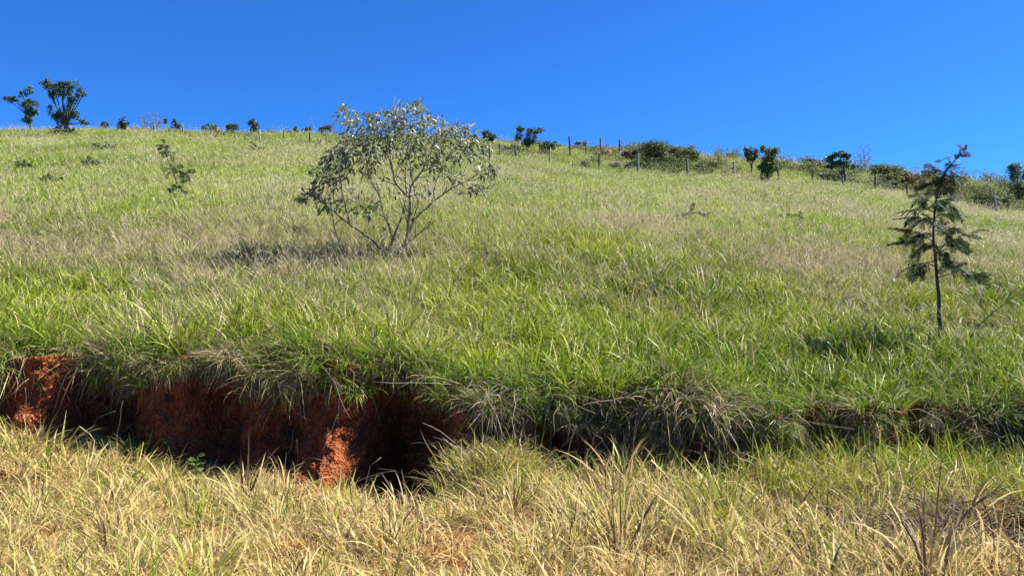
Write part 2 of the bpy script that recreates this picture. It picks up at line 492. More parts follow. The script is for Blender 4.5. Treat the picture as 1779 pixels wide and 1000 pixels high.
def patch_set(setname, mat, specs, n_patch, n_tuft, R, sc=(0.6, 1.15), weights=None, seed=0, dry_sd=0.2, turn=True):
    """discs of sward, each made of many tufts; alike patches share mesh data"""
    r = np.random.default_rng(seed)
    tufts = [tuft_mesh(setname, mat, **kw) for kw in specs]
    c = bpy.data.collections.new(setname)
    for i in range(n_patch):
        VV = []; FF = []; AA = []; off = 0
        for k in range(n_tuft):
            V, Fc, A = tufts[r.choice(len(tufts), p=weights[i % len(weights)] if weights else None)]
            a = r.uniform(0, 2 * PI) if turn else r.normal(0, 0.3)
            s_ = r.uniform(*sc)
            ca, sa = math.cos(a) * s_, math.sin(a) * s_
            q = r.uniform(0, 2 * PI); rad = R * math.sqrt((k + r.uniform()) / n_tuft)
            tl = r.normal(0, 0.12, 2)
            W_ = np.stack([V[:, 0] * ca - V[:, 1] * sa + rad * math.cos(q) + tl[0] * V[:, 2], V[:, 0] * sa + V[:, 1] * ca + rad * math.sin(q) + tl[1] * V[:, 2], V[:, 2] * s_ * r.uniform(0.75, 1.2)], 1)
            B = A.copy()
            B[:, 0] = np.clip(0.6 * B[:, 0] + 0.4 * r.uniform(), 0, 1)
            B[:, 2] = B[:, 2] + r.normal(0, dry_sd)
            VV.append(W_); AA.append(B)
            FF.extend([tuple(j + off for j in f) for f in Fc]); off += len(V)
        nm = '%s_%02d' % (setname, i)
        me = bpy.data.meshes.new(nm)
        me.from_pydata(np.concatenate(VV).tolist(), [], FF)
        at = me.attributes.new('bl', 'FLOAT_COLOR', 'POINT')
        at.data.foreach_set('color', np.concatenate(AA).astype(np.float32).ravel())
        me.materials.append(mat)
        me.update()
        c.objects.link(bpy.data.objects.new(nm, me))
    return c


def scatter(name, label, coll, P, idx, rot, scl, dry, hue, kind='stuff', cat='grass'):
    me = bpy.data.meshes.new(name)
    me.vertices.add(len(P))
    me.vertices.foreach_set('co', np.asarray(P, np.float32).ravel())
    for nm, typ, arr in (('idx', 'INT', idx), ('dry', 'FLOAT', dry), ('hue', 'FLOAT', hue)):
        a = me.attributes.new(nm, typ, 'POINT')
        a.data.foreach_set('value', np.asarray(arr, np.int32 if typ == 'INT' else np.float32))
    for nm, arr in (('rot', rot), ('scl', scl)):
        a = me.attributes.new(nm, 'FLOAT_VECTOR', 'POINT')
        a.data.foreach_set('vector', np.asarray(arr, np.float32).ravel())
    me.update()
    o = bpy.data.objects.new(name, me)
    COL.objects.link(o)
    g = bpy.data.node_groups.new(name + '_nodes', 'GeometryNodeTree')
    g.interface.new_socket('Geometry', in_out='INPUT', socket_type='NodeSocketGeometry')
    g.interface.new_socket('Geometry', in_out='OUTPUT', socket_type='NodeSocketGeometry')
    gi = g.nodes.new('NodeGroupInput'); go = g.nodes.new('NodeGroupOutput')
    mp = g.nodes.new('GeometryNodeMeshToPoints')
    iop = g.nodes.new('GeometryNodeInstanceOnPoints')
    ci = g.nodes.new('GeometryNodeCollectionInfo')
    ci.inputs['Collection'].default_value = coll
    ci.inputs['Separate Children'].default_value = True
    ci.inputs['Reset Children'].default_value = True
    g.links.new(gi.outputs[0], mp.inputs[0])
    g.links.new(mp.outputs[0], iop.inputs['Points'])
    g.links.new(ci.outputs[0], iop.inputs['Instance'])
    iop.inputs['Pick Instance'].default_value = True
    for nm, typ, sock in (('idx', 'INT', 'Instance Index'), ('rot', 'FLOAT_VECTOR', 'Rotation'), ('scl', 'FLOAT_VECTOR', 'Scale')):
        na = g.nodes.new('GeometryNodeInputNamedAttribute')
        na.data_type = typ
        na.inputs[0].default_value = nm
        g.links.new(na.outputs[0], iop.inputs[sock])
    g.links.new(iop.outputs[0], go.inputs[0])
    md = o.modifiers.new('tufts', 'NODES')
    md.node_group = g
    tag(o, label, cat, None, kind)
    return o


PI = math.pi
near_specs = []
for k in range(4):
    near_specs.append(dict(n=20, ln=(0.15, 0.42), wd=(0.011, 0.021), base_r=0.09, lean=(0.05, 0.9), droop=(0.3, 1.8), seg=5, seed=100 + k, kink=0.10))
for k in range(2):
    near_specs.append(dict(n=22, ln=(0.20, 0.42), wd=(0.007, 0.013), base_r=0.12, lean=(0.1, 1.0), droop=(0.2, 1.6), seg=5, seed=120 + k, kink=0.25, stalks=3, stalk_ln=(0.35, 0.6)))
for k in range(2):
    near_specs.append(dict(n=28, ln=(0.20, 0.50), wd=(0.004, 0.009), base_r=0.13, lean=(0.3, 1.4), droop=(0.0, 1.4), seg=5, seed=140 + k, kink=0.5, dry_bias=0.45))
wl = [.2, .2, .2, .2, .04, .04, .06, .06]; wm_ = [.14, .14, .14, .14, .1, .1, .12, .12]; wd_ = [.07, .07, .07, .07, .18, .18, .18, .18]
near_set = patch_set('near_sward', M['lush'], near_specs, 12, 12, 0.34, (0.5, 1.3), [wl, wm_, wd_], 1)
far_specs = []
for k in range(3):
    far_specs.append(dict(n=26, ln=(0.13, 0.36), wd=(0.011, 0.021), base_r=0.16, lean=(0.05, 0.8), droop=(0.2, 1.4), seg=3, seed=200 + k))
for k in range(3):
    far_specs.append(dict(n=18, ln=(0.13, 0.32), wd=(0.009, 0.016), base_r=0.18, lean=(0.1, 1.0), droop=(0.2, 1.3), seg=3, seed=220 + k, kink=0.2, stalks=5, stalk_ln=(0.25, 0.48), heads=3))
fl = [.3, .3, .3, .04, .03, .03]; fd = [.13, .13, .14, .2, .2, .2]
far_set = patch_set('field_sward', M['field'], far_specs, 10, 22, 0.70, (0.45, 1.4), [fl, fd], 2)
dry_specs = []
for k in range(3):
    dry_specs.append(dict(n=34, ln=(0.12, 0.32), wd=(0.005, 0.011), base_r=0.08, lean=(0.05, 1.2), droop=(0.1, 1.8), seg=5, seed=300 + k, kink=0.35))
for k in range(3):
    dry_specs.append(dict(n=40, ln=(0.10, 0.34), wd=(0.003, 0.007), base_r=0.14, lean=(0.6, 1.6), droop=(-0.5, 0.8), seg=5, seed=320 + k, kink=0.55, dry_bias=0.35))
for k in range(2):
    dry_specs.append(dict(n=20, ln=(0.20, 0.40), wd=(0.008, 0.015), base_r=0.07, lean=(0.03, 0.7), droop=(0.2, 1.5), seg=5, seed=340 + k, kink=0.12))
da = [.18, .18, .18, .13, .13, .13, .035, .035]; db = [.10, .10, .10, .2, .2, .2, .05, .05]; dc = [.14, .14, .14, .06, .06, .06, .2, .2]
dry_set = patch_set('dry_sward', M['dry'], dry_specs, 12, 10, 0.25, (0.45, 1.35), [da, db, dc], 3, 0.3)
hang_specs = []
for k in range(4):   # blades lean out over the edge (local -Y) and fall
    hang_specs.append(dict(n=30, ln=(0.18, 0.48), wd=(0.006, 0.013), base_r=0.09, lean=(0.3, 1.4), droop=(1.0, 2.3), seg=6, seed=400 + k, az=(-PI / 2, 0.9), kink=0.2))
for k in range(3):
    hang_specs.append(dict(n=30, ln=(0.20, 0.60), wd=(0.003, 0.008), base_r=0.09, lean=(1.0, 2.4), droop=(0.3, 1.4), seg=6, seed=420 + k, az=(-PI / 2, 0.8), kink=0.5, dry_bias=0.5))
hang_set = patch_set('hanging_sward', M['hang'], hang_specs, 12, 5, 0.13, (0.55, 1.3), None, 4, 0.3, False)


def dryness(x, y):
    z = hill(x, y)
    T = (z - EYE) / y
    yp = 500 - T * F                                      # the look of each band of the slope, by height on the hill
    n = fbm(x * 0.35, y * 0.22, 201, 3)
    n2 = fbm(x * 1.6, y * 1.6, 205, 2)
    band = np.interp(yp, [220, 290, 330, 370, 420, 470, 510, 560, 700], [0.05, 0.03, 0.12, 0.32, 0.36, 0.27, 0.09, 0.02, 0.02])
    return np.clip(band + (n - 0.5) * 1.4 + (n2 - 0.5) * 0.5, 0.02, 0.95)


def hole_mask(x, y):
    """1 where no tuft can stand: the wash-outs and the bare patch"""
    m = np.exp(-((x + 0.86) / 0.27) ** 2 - ((y - 6.50) / 0.50) ** 2) * 1.6
    m += np.exp(-((x - 0.55) / 0.36) ** 2 - ((y - 6.85) / 0.18) ** 2) * 1.3
    m += np.exp(-((x - 1.7) / 0.34) ** 2 - ((y - 6.72) / 0.22) ** 2) * 1.3
    m += np.exp(-((x + 0.36) / 0.15) ** 2 - ((y - 4.52) / 0.15) ** 2) * 1.2
    m += np.exp(-((x + 1.62) / 0.26) ** 2 - ((y - 6.80) / 0.22) ** 2) * 1.4
    return m


def rot_scl(n, r, s0, s1, tilt=0.15, zvar=0.2):
    rot = np.stack([r.normal(0, tilt, n), r.normal(0, tilt, n), r.uniform(0, 2 * PI, n)], 1)
    s = r.uniform(s0, s1, n)
    return rot, np.stack([s, s, s * r.uniform(1 - zvar, 1 + zvar, n)], 1)


def jitter_grid(r, x0, x1, y0, y1, step, jit=0.45):
    gx, gy = np.meshgrid(np.arange(x0, x1, step), np.arange(y0, y1, step))
    gx = gx + (np.arange(gx.shape[0]) % 2)[:, None] * step * 0.5
    return (gx + r.uniform(-jit, jit, gx.shape) * step).ravel(), (gy + r.uniform(-jit, jit, gy.shape) * step).ravel()


def on_slope(x, y, fn, r, follow=0.6):
    """turn each patch at random and tip it part of the way with the slope"""
    e = 0.15
    gx = (fn(x + e, y) - fn(x - e, y)) / (2 * e) * follow
    gy = (fn(x, y + e) - fn(x, y - e)) / (2 * e) * follow
    out = np.zeros((len(x), 3))
    up = Vector((0, 0, 1))
    for i in range(len(x)):
        nrm = Vector((-gx[i], -gy[i], 1)).normalized()
        R = up.rotation_difference(nrm).to_matrix() @ Matrix.Rotation(r.uniform(0, 2 * PI), 3, 'Z')
        out[i] = R.to_euler('XYZ')[:]
    return out


# near field, 7 - 17 m
r = np.random.default_rng(1)
x, y = jitter_grid(r, -13.5, 13.5, 7.0, 17.2, 0.43)
k = (np.abs(x) < 0.70 * y + 1.2) & (y > y_lip(x) + 0.10)
x, y = x[k], y[k]; n = len(x)
d = dryness(x, y)
q = d + r.normal(0, 0.12, n)
kind = np.where(q < 0.16, 0, np.where(q < 0.40, 1, 2))
idx = kind + 3 * r.integers(0, 4, n)
s_ = r.uniform(0.85, 1.15, n) * (0.62 + 0.75 * fbm(x * 1.1, y * 1.1, 211, 2)) * (1.0 - 0.15 * sstep(9, 13, y))
scl = np.stack([0.5 + 0.5 * s_, 0.5 + 0.5 * s_, s_], 1)
scatter('green_grass', 'long lush green grass on the near slope above the red bank', near_set, np.stack([x, y, hill(x, y) - 0.01], 1), idx, on_slope(x, y, hill, r), scl, d, np.clip(fbm(x * 0.5, y * 0.5, 221, 2) * 1.8 - 0.4 + r.normal(0, 0.15, n), 0, 1))

# field, 16 - 95 m
X_ = []; Y_ = []; S_ = []
for (a, b, st) in ((16.6, 30, 0.82), (30, 52, 1.05), (52, 98, 1.35)):
    x, y = jitter_grid(r, -0.70 * b - 3, 0.70 * b + 3, a, b, st)
    k = np.abs(x) < 0.68 * y + 2
    X_.append(x[k]); Y_.append(y[k]); S_.append(np.full(k.sum(), st / 0.82))
x = np.concatenate(X_); y = np.concatenate(Y_); wdt = np.concatenate(S_); n = len(x)
d = dryness(x, y)
stalky = fbm(x * 0.25, y * 0.18, 231, 3) + 0.5 * d - 0.1
kind = (r.uniform(0, 1, n) < np.clip(stalky * 1.6 - 0.60, 0.05, 0.85)).astype(int)
idx = kind + 2 * r.integers(0, 5, n)
hz = r.uniform(0.8, 1.2, n) * (0.6 + 0.8 * fbm(x * 0.5, y * 0.5, 235, 2))
scl = np.stack([wdt, wdt, hz * wdt ** 0.4], 1)
scatter('field_grass', 'pale green pasture grass with straw seed heads covering the upper slope', far_set, np.stack([x, y, hill(x, y) - 0.02], 1), idx, on_slope(x, y, hill, r, 0.8), scl, d, np.clip(fbm(x * 0.2, y * 0.2, 225, 2) * 1.8 - 0.4 + r.normal(0, 0.2, n), 0, 1))

# grass spilling over the edge
n = 1500
x = r.uniform(-7.0, 7.0, n)
dens = fbm(x * 1.1, x * 0 + 4, 241, 2)
k = r.uniform(0, 1, n) < (0.40 + 0.9 * dens) * (1 - 0.3 * sstep(-0.4, 0.2, x) - 0.75 * np.exp(-((x + 1.35) / 0.35) ** 2) - 0.97 * np.exp(-((x + 4.35) / 0.33) ** 4) - 0.5 * np.exp(-((x + 2.95) / 0.25) ** 2))
x = x[k]; n = len(x)
off = r.uniform(-0.20, 0.30, n)
yl = y_lip(x)
y = yl + off
low = r.uniform(0, 1, n) ** 1.3 * (0.06 + 0.12 * sstep(-0.3, 1.6, x) + 0.26 * fbm(x * 0.9, x * 0 + 14, 243, 2))
z = hill(x, y) - 0.02 - np.where(off < 0, low, 0)
d = np.clip(0.24 + 1.0 * (fbm(x * 0.8, x * 0 + 8, 245, 2) - 0.5) - 1.3 * off + r.normal(0, 0.12, n), 0.05, 1)
idx = r.integers(0, 12, n)
e = 0.12
ang = np.arctan2(y_lip(x + e) - y_lip(x - e), 2 * e)                 # face outwards from the edge
rot = np.stack([r.normal(0, 0.2, n), r.normal(0, 0.2, n), np.clip(ang, -0.9, 0.9) + r.normal(0.0, 0.45, n)], 1)
s_ = r.uniform(0.5, 1.15, n) * (0.55 + 0.7 * fbm(x * 1.3, x * 0 + 4, 241, 2))
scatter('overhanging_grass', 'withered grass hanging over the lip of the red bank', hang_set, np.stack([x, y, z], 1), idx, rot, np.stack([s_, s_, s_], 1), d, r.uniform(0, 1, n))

# dry verge grass
x, y = jitter_grid(r, -7, 7, 2.4, 7.5, 0.29)
yb = np.interp(x, XL, YLIP) - 0.30 - nose(x) * 0.7 + 0.3 * alcove(x) + 0.15 * sstep(1.6, 2.4, x)
k = (np.abs(x) < 0.70 * y + 1.0) & (y < yb + 0.02) & (r.uniform(0, 1, len(x)) > hole_mask(x, y))
ex = np.concatenate([r.normal(-0.12, 0.28, 26), r.uniform(1.8, 4.6, 16), r.normal(0.55, 0.35, 8)]); ey = np.concatenate([r.uniform(6.15, 6.85, 26), r.uniform(6.1, 6.6, 16), r.uniform(6.3, 6.6, 8)])
x = np.concatenate([x[k], ex]); y = np.concatenate([y[k], ey]); yb = np.concatenate([yb[k], ey + 0.3]); n = len(x)
green_r = sstep(0.6, 3.4, x + 0.9 * (y - 5.6)) + 0.6 * np.exp(-((x + 4.1) / 0.9) ** 2 - ((y - 6.8) / 0.5) ** 2)
edge = sstep(0.8, 0.1, yb - y)
d = 0.2 * np.exp(-((x + 0.15) / 0.5) ** 2 - ((y - 6.5) / 0.6) ** 2) + np.clip(0.78 - 0.58 * green_r * sstep(4.4, 6.2, y) - 0.3 * edge + 1.1 * (fbm(x * 0.8, y * 0.8, 251, 3) - 0.5) + r.normal(0, 0.1, n), 0.08, 1)
flat = fbm(x * 1.2, y * 1.2, 255, 3)
dark = np.exp(-((x - 3.0) / 0.7) ** 2 - ((y - 4.95) / 0.4) ** 2)
q = r.uniform(0, 1, n)
kind = np.where(q < np.clip(1.5 * flat - 0.35 + dark, 0.05, 0.95), 1, np.where(q > 0.72 - 0.3 * green_r, 2, 0))
idx = kind + 3 * r.integers(0, 4, n)
s_ = r.uniform(0.8, 1.15, n) * (0.42 + 0.9 * fbm(x * 1.5, y * 1.5, 257, 3) + 0.30 * green_r * sstep(5.3, 6.6, y)) * (1 - 0.4 * np.clip(hole_mask(x, y) * 1.5, 0, 1))
s_ *= (1 - 0.55 * dark) * (1 + 0.22 * sstep(-0.2, 1.0, x))
s_ *= 1 - 0.45 * edge * sstep(-0.6, -1.4, x) * vnoise(x * 4.0, y * 4.0, 259)
s_ = np.maximum(s_, r.uniform(0.6, 1.35, n) * np.maximum(np.exp(-((x + 0.15) / 0.42) ** 2 - ((y - 6.5) / 0.5) ** 2), 0.75 * sstep(1.6, 2.2, x) * np.exp(-((y - 6.6) / 0.4) ** 2)))
scatter('dry_grass', 'dry yellow straw grass along the roadside verge in the foreground', dry_set, np.stack([x, y, verge(x, y)], 1), idx, on_slope(x, y, verge, r), np.stack([0.4 + 0.6 * s_, 0.4 + 0.6 * s_, s_], 1), d, r.uniform(0, 1, n))
#PART2

# ------------------------------------------------------------------ plants: helpers
def P3(px, py, Yd):
    """a point seen at photo pixel (px, py) that stands Yd metres away"""
    return np.array([(px - 889.5) / F * Yd, Yd, EYE + (500 - py) / F * Yd])


def y_for(px, py, lo=12.0, hi=76.0):
    """distance at which the hillside is seen at that height"""
    ys = np.linspace(lo, hi, 300)
    xx = (px - 889.5) / F * ys
    rows = 500 - F * (hill(xx, ys) - EYE) / ys
    k = np.nonzero(rows <= py)[0]
    return float(ys[k[0]]) if len(k) else float(ys[np.argmin(rows)])


def tube(pts, rad, sides=6):
    pts = np.asarray(pts, float)
    n = len(pts)
    rad = np.broadcast_to(np.asarray(rad, float), (n,)) if np.ndim(rad) == 0 else np.asarray(rad, float)
    tan = np.gradient(pts, axis=0)
    tan /= np.linalg.norm(tan, axis=1)[:, None] + 1e-9
    up = np.array([0.0, 1.0, 0.02]) if abs(tan[0][1]) < 0.8 else np.array([1.0, 0, 0])
    V = []
    for i in range(n):
        a = np.cross(tan[i], up); a /= np.linalg.norm(a) + 1e-9
        b = np.cross(tan[i], a)
        for k in range(sides):
            t = 2 * PI * k / sides
            V.append(pts[i] + rad[i] * (math.cos(t) * a + math.sin(t) * b))
    Fc = []
    for i in range(n - 1):
        for k in range(sides):
            k2 = (k + 1) % sides
            Fc.append((i * sides + k, i * sides + k2, (i + 1) * sides + k2, (i + 1) * sides + k))
    Fc.append(tuple(range(sides))[::-1]); Fc.append(tuple((n - 1) * sides + k for k in range(sides)))
    return V, Fc


class MB:
    def __init__(self): self.V = []; self.F = []; self.A = []
    def add(self, V, Fc, a=None):
        o = len(self.V)
        self.V.extend(list(V)); self.F.extend([tuple(i + o for i in f) for f in Fc])
        self.A.extend([(a if a is not None else 0.5, 0.5, 0.5, 1.0)] * len(V))
    def build(self, name, mat, parent=None, origin=(0, 0, 0), kind=None, smooth=True):
        V = np.array(self.V, float) - np.array(origin)
        o = mesh_obj(name, V, self.F, mat, parent, smooth, kind)
        at = o.data.attributes.new('bl', 'FLOAT_COLOR', 'POINT')
        at.data.foreach_set('color', np.array(self.A, np.float32).ravel())
        return o


def wiggle(pts, n, amp, r):
    """a smooth, slightly crooked line through the points"""
    pts = np.asarray(pts, float)
    t = np.concatenate([[0], np.cumsum(np.linalg.norm(np.diff(pts, axis=0), axis=1))])
    tt = np.linspace(0, t[-1], n)
    out = np.stack([np.interp(tt, t, pts[:, k]) for k in range(3)], 1)
    for _ in range(2):
        out[1:-1] = 0.25 * out[:-2] + 0.5 * out[1:-1] + 0.25 * out[2:]
    nz = r.normal(0, amp, (n, 3)); nz[0] = 0
    nz[1:-1] = 0.5 * nz[1:-1] + 0.25 * nz[2:] + 0.25 * nz[:-2]
    return out + nz


def leaf_tpl(L, Wd, curl=0.25, fold=0.25, seg=4):
    s = np.linspace(0, 1, seg + 1)
    w = Wd * np.array([0.06, 0.75, 1.0, 0.72, 0.0]) * 0.5 if seg == 4 else Wd * 0.5 * np.sin(PI * np.clip(s * 0.95 + 0.03, 0, 1))
    V = []; Fc = []
    for k in range(seg + 1):
        z = -curl * L * s[k] ** 2
        V += [(s[k] * L, -w[k], z + fold * w[k]), (s[k] * L, 0, z), (s[k] * L, w[k], z + fold * w[k])]
    for k in range(seg):
        a = 3 * k
        Fc += [(a, a + 1, a + 4, a + 3), (a + 1, a + 2, a + 5, a + 4)]
    return np.array(V), Fc


def frame(d, r, up=None):
    d = d / np.linalg.norm(d)
    h = r.normal(0, 1, 3) * 0.5 + np.array([0, 0, 1.0]) if up is None else up
    s = np.cross(h, d); s /= np.linalg.norm(s) + 1e-9
    u = np.cross(d, s)
    return np.stack([d, s, u], 1)                # columns: local x, y, z


def mat4(R, p, sc=1.0):
    m = Matrix.Identity(4)
    for i in range(3):
        for j in range(3): m[i][j] = R[i][j] * sc
        m[i][3] = p[i]
    return m


# ------------------------------------------------------------------ the grey-green bush in the middle of the slope
def build_bush():
    r = np.random.default_rng(21)
    Yb = 13.0
    base = P3(669, 450, Yb); base[2] = hill1(base[0], Yb)
    T = thing('broadleaf_bush', 'large bush with drooping grey-green leaves and bare branching stems, middle of the slope', 'bush', base)

    def c(cx, cy, dy=0.0):
        return P3(480 + cx / 3.124, 150 + cy / 3.124, Yb + dy)
    limbs = [
        ([(600, 905, 0), (655, 905, 0), (712, 850, -.05), (716, 720, -.1), (725, 600, -.1), (728, 540, 0), (780, 470, .15), (850, 350, .2), (870, 240, .2)], .030),
        ([(722, 605, -.1), (690, 575, -.15), (650, 535, -.25), (620, 430, -.35), (590, 320, -.4), (600, 210, -.4)], .018),
        ([(590, 900, 0), (640, 835, .1), (655, 780, .15), (690, 680, .2), (712, 600, .35), (700, 450, .5), (730, 330, .55), (750, 160, .5)], .022),
        ([(585, 900, 0), (500, 820, -.1), (400, 750, -.2), (335, 700, -.3), (260, 640, -.35), (200, 570, -.4), (150, 590, -.4)], .020),
        ([(690, 868, 0), (740, 730, .1), (830, 640, .2), (900, 590, .3), (980, 540, .35), (1090, 480, .4), (1150, 450, .4)], .022),
        ([(690, 872, 0), (790, 790, -.15), (850, 730, -.3), (900, 720, -.4)], .012),
        ([(860, 615, .25), (850, 560, .3), (880, 480, .35), (960, 360, .4), (1010, 260, .4)], .012),
        ([(640, 835, 0), (600, 740, .15), (560, 600, .3), (505, 480, .45), (470, 330, .5), (480, 200, .5)], .015),
        ([(400, 750, -.2), (370, 640, -.3), (350, 520, -.45), (330, 400, -.5), (380, 260, -.4), (380, 150, -.35)], .012),
        ([(620, 750, .1), (560, 690, -.1), (450, 640, -.3), (400, 560, -.4)], .009),
        ([(790, 460, .15), (850, 440, -.1), (900, 330, -.3), (930, 230, -.35)], .010),
        ([(950, 560, .35), (1000, 600, .2), (1090, 560, .1), (1130, 590, .1)], .008),
        ([(650, 535, -.25), (560, 500, -.35), (480, 430, -.5), (420, 330, -.5)], .009),
        ([(330, 700, -.3), (320, 640, -.2), (290, 540, -.15), (240, 470, -.1)], .009),
        ([(740, 730, .1), (770, 650, -.2), (740, 520, -.5), (720, 400, -.55), (680, 250, -.5)], .011),
    ]
    tips = []; limb_o = []
    for k, (pts, r0) in enumerate(limbs):
        pp = wiggle([c(*q) for q in pts], 26, 0.012, r)
        if k in (0, 2, 3): pp[0] = base + r.normal(0, 0.04, 3) * [1, 1, 0] + [0, 0, -0.05]
        m = MB()
        m.add(*tube(pp, np.linspace(r0 * 0.95, r0 * 0.22, len(pp)), 7))
        for j in range(18):                                  # twigs
            i = r.integers(5, 25)
            d = (pp[min(i + 1, 25)] - pp[i - 1]); d /= np.linalg.norm(d)
            e = d * 0.6 + r.normal(0, 0.55, 3) + [0, 0, 0.25]
            L = r.uniform(0.12, 0.38)
            tw = wiggle([pp[i], pp[i] + e * L * 0.5, pp[i] + e * L + [0, 0, 0.03]], 6, 0.01, r)
            m.add(*tube(tw, np.linspace(r0 * 0.3, 0.0025, 6), 4))
            tips.append(tw[-1])
        limb_o.append((pp, m.build('stem' if k in (0, 2, 3) else 'branch', M['bark_pale'], T, base)))
    clumps = [(380, 170, 70, 55, 26), (480, 205, 95, 80, 70), (600, 205, 105, 85, 85), (740, 180, 105, 95, 95), (850, 225, 95, 85, 80), (1000, 265, 95, 80, 75), (1085, 330, 75, 75, 45),
              (1130, 450, 75, 50, 36), (1095, 560, 60, 32, 18), (980, 370, 90, 55, 40), (820, 345, 100, 80, 70), (680, 315, 105, 85, 80), (545, 330, 95, 85, 80), (420, 330, 105, 85, 80), (330, 400, 85, 75, 65),
              (250, 480, 65, 65, 34), (220, 565, 55, 45, 24), (150, 600, 45, 32, 15), (320, 520, 45, 45, 22), (385, 460, 55, 45, 20), (500, 440, 55, 55, 26), (450, 665, 65, 26, 10), (545, 640, 45, 36, 10),
              (490, 702, 18, 18, 6), (840, 430, 55, 45, 20), (715, 420, 65, 45, 18), (330, 640, 70, 40, 14), (960, 480, 70, 40, 16), (760, 105, 45, 30, 16), (660, 120, 40, 35, 14), (370, 120, 22, 20, 8), (250, 640, 60, 40, 10), (420, 600, 80, 50, 9), (600, 560, 90, 60, 8), (800, 560, 80, 60, 8), (900, 470, 70, 50, 10), (1000, 540, 70, 40, 10), (680, 690, 90, 50, 5), (560, 740, 80, 40, 4)]
    items = []
    cen = c(680, 420, 0)
    for (cx, cy, rx, ry, n) in clumps:
        for _ in range(int(n * 3.0)):
            v = r.normal(0, 1, 3); v /= np.linalg.norm(v); v *= r.uniform(0.25, 1) ** 0.5
            edge = abs((cx - 660) / 480.0)
            p = c(cx + v[0] * rx, cy + v[2] * ry, v[1] * 0.75 * max(0.25, math.sqrt(max(0.05, 1 - edge ** 2))))
            out = p - cen; out /= np.linalg.norm(out) + 1e-6
            d = out * 0.7 * [1, 1, 0.3] + r.normal(0, 0.55, 3) + [0, 0, -0.45]
            items.append((p, d, r.uniform(0.6, 1.3)))
    tpls = [leaf_tpl(0.095, 0.036, 0.18, 0.3), leaf_tpl(0.075, 0.032, 0.32, 0.45), leaf_tpl(0.108, 0.034, 0.12, 0.25)]
    meshes = []
    for k, (V, Fc) in enumerate(tpls):
        me = bpy.data.meshes.new('leaf')
        me.from_pydata(V.tolist(), [], Fc)
        me.polygons.foreach_set('use_smooth', np.ones(len(Fc), bool))
        at = me.attributes.new('bl', 'FLOAT_COLOR', 'POINT')
        at.data.foreach_set('color', np.tile(np.array([0, 0.5, 0.5, 1], np.float32), len(V)))
        me.materials.append(M['silver'])
        meshes.append(me)
    order = np.argsort([p[1] for p, d, s in items])          # the leaves nearest the road show largest
    single = set(order[:300].tolist())
    rest = MB()
    for i, (p, d, s) in enumerate(items):
        R = frame(d, r)
        k = r.integers(0, 3)
        if i in single:
            o = bpy.data.objects.new('leaf', meshes[k])
            COL.objects.link(o)
            o.parent = min(limb_o, key=lambda q: float(np.min(np.sum((q[0] - p) ** 2, axis=1))))[1]    # the limb that carries it
            o.matrix_local = mat4(R, p - base, s)
        else:
            rest.add(tpls[k][0] @ (R * s).T + p, tpls[k][1], r.uniform())
    rest.build('foliage', M['silver'], T, base, kind='stuff')
    # thin dead stem beside it
    b2 = P3(595, 444, 12.7); b2[2] = hill1(b2[0], 12.7)
    D = thing('dead_sapling', 'thin dark dead stem standing at the left foot of the grey-green bush', 'dead stem', b2)
    pp = wiggle([b2 + [0, 0, -.05], P3(594, 438, 12.7), P3(583, 405, 12.7), P3(578, 380, 12.65), P3(574, 352, 12.6)], 14, 0.008, r)
    m = MB(); m.add(*tube(pp, np.linspace(0.014, 0.004, 14), 6)); m.build('stalk', M['bark_dark'], D, b2)
    for i, e in ((6, (-.25, 0, .2)), (8, (.2, -.05, .22)), (10, (-.14, .04, .2))):
        m = MB(); m.add(*tube(wiggle([pp[i], pp[i] + np.array(e) * .5, pp[i] + np.array(e)], 6, .008, r), np.linspace(.006, .002, 6), 4)); m.build('twig', M['bark_dark'], D, b2)


build_bush()

# ------------------------------------------------------------------ feathery saplings
def frond_mesh(name, mat, L=0.30, pairs=9, pin=0.085, droop=0.5, seed=0, leaflets=7, lw=0.013):
    r = np.random.default_rng(seed)
    V = []; Fc = []; A = []

    def quad(p, a, b, rnd):
        i = len(V)
        V.extend([p, p + a * 0.5 + b, p + a, p + a * 0.5 - b]); Fc.append((i, i + 1, i + 2, i + 3))
        A.extend([(rnd, 0, 0, 1)] * 4)
    s = np.linspace(0, 1, 9)
    th = 0.15 - droop * s ** 1.3
    st = L / 8
    pts = np.stack([np.concatenate([[0], np.cumsum(np.cos(th[:-1]) * st)]), 0 * s, np.concatenate([[0], np.cumsum(np.sin(th[:-1]) * st)])], 1)
    tv, tf = tube(pts, np.linspace(0.0035, 0.001, 9), 3)
    V.extend(tv); Fc.extend(tf); A.extend([(0.1, 0, 0, 1)] * len(tv))
    for k in range(pairs):
        t = 0.14 + 0.84 * k / (pairs - 1)
        p = np.array([np.interp(t, s, pts[:, j]) for j in range(3)])
        pl = pin * (math.sin(PI * (0.15 + 0.75 * t)) ** 0.6) * r.uniform(0.85, 1.1)
        for sd in (-1, 1):
            d = np.array([0.45, sd * 0.9, r.uniform(-0.35, 0.05)]); d /= np.linalg.norm(d)
            rnd = r.uniform()
            for q in range(leaflets):
                c = p + d * pl * (q + 0.6) / leaflets
                for e in (-1, 1):
                    a = np.array([0.9 * e, 0.25 * sd, -0.12]); a = a / np.linalg.norm(a) * 0.019
                    quad(c, a, d * lw * 0.5, rnd)
    me = bpy.data.meshes.new(name)
    me.from_pydata([tuple(v) for v in V], [], Fc)
    at = me.attributes.new('bl', 'FLOAT_COLOR', 'POINT')
    at.data.foreach_set('color', np.array(A, np.float32).ravel())
    me.materials.append(mat)
    return me


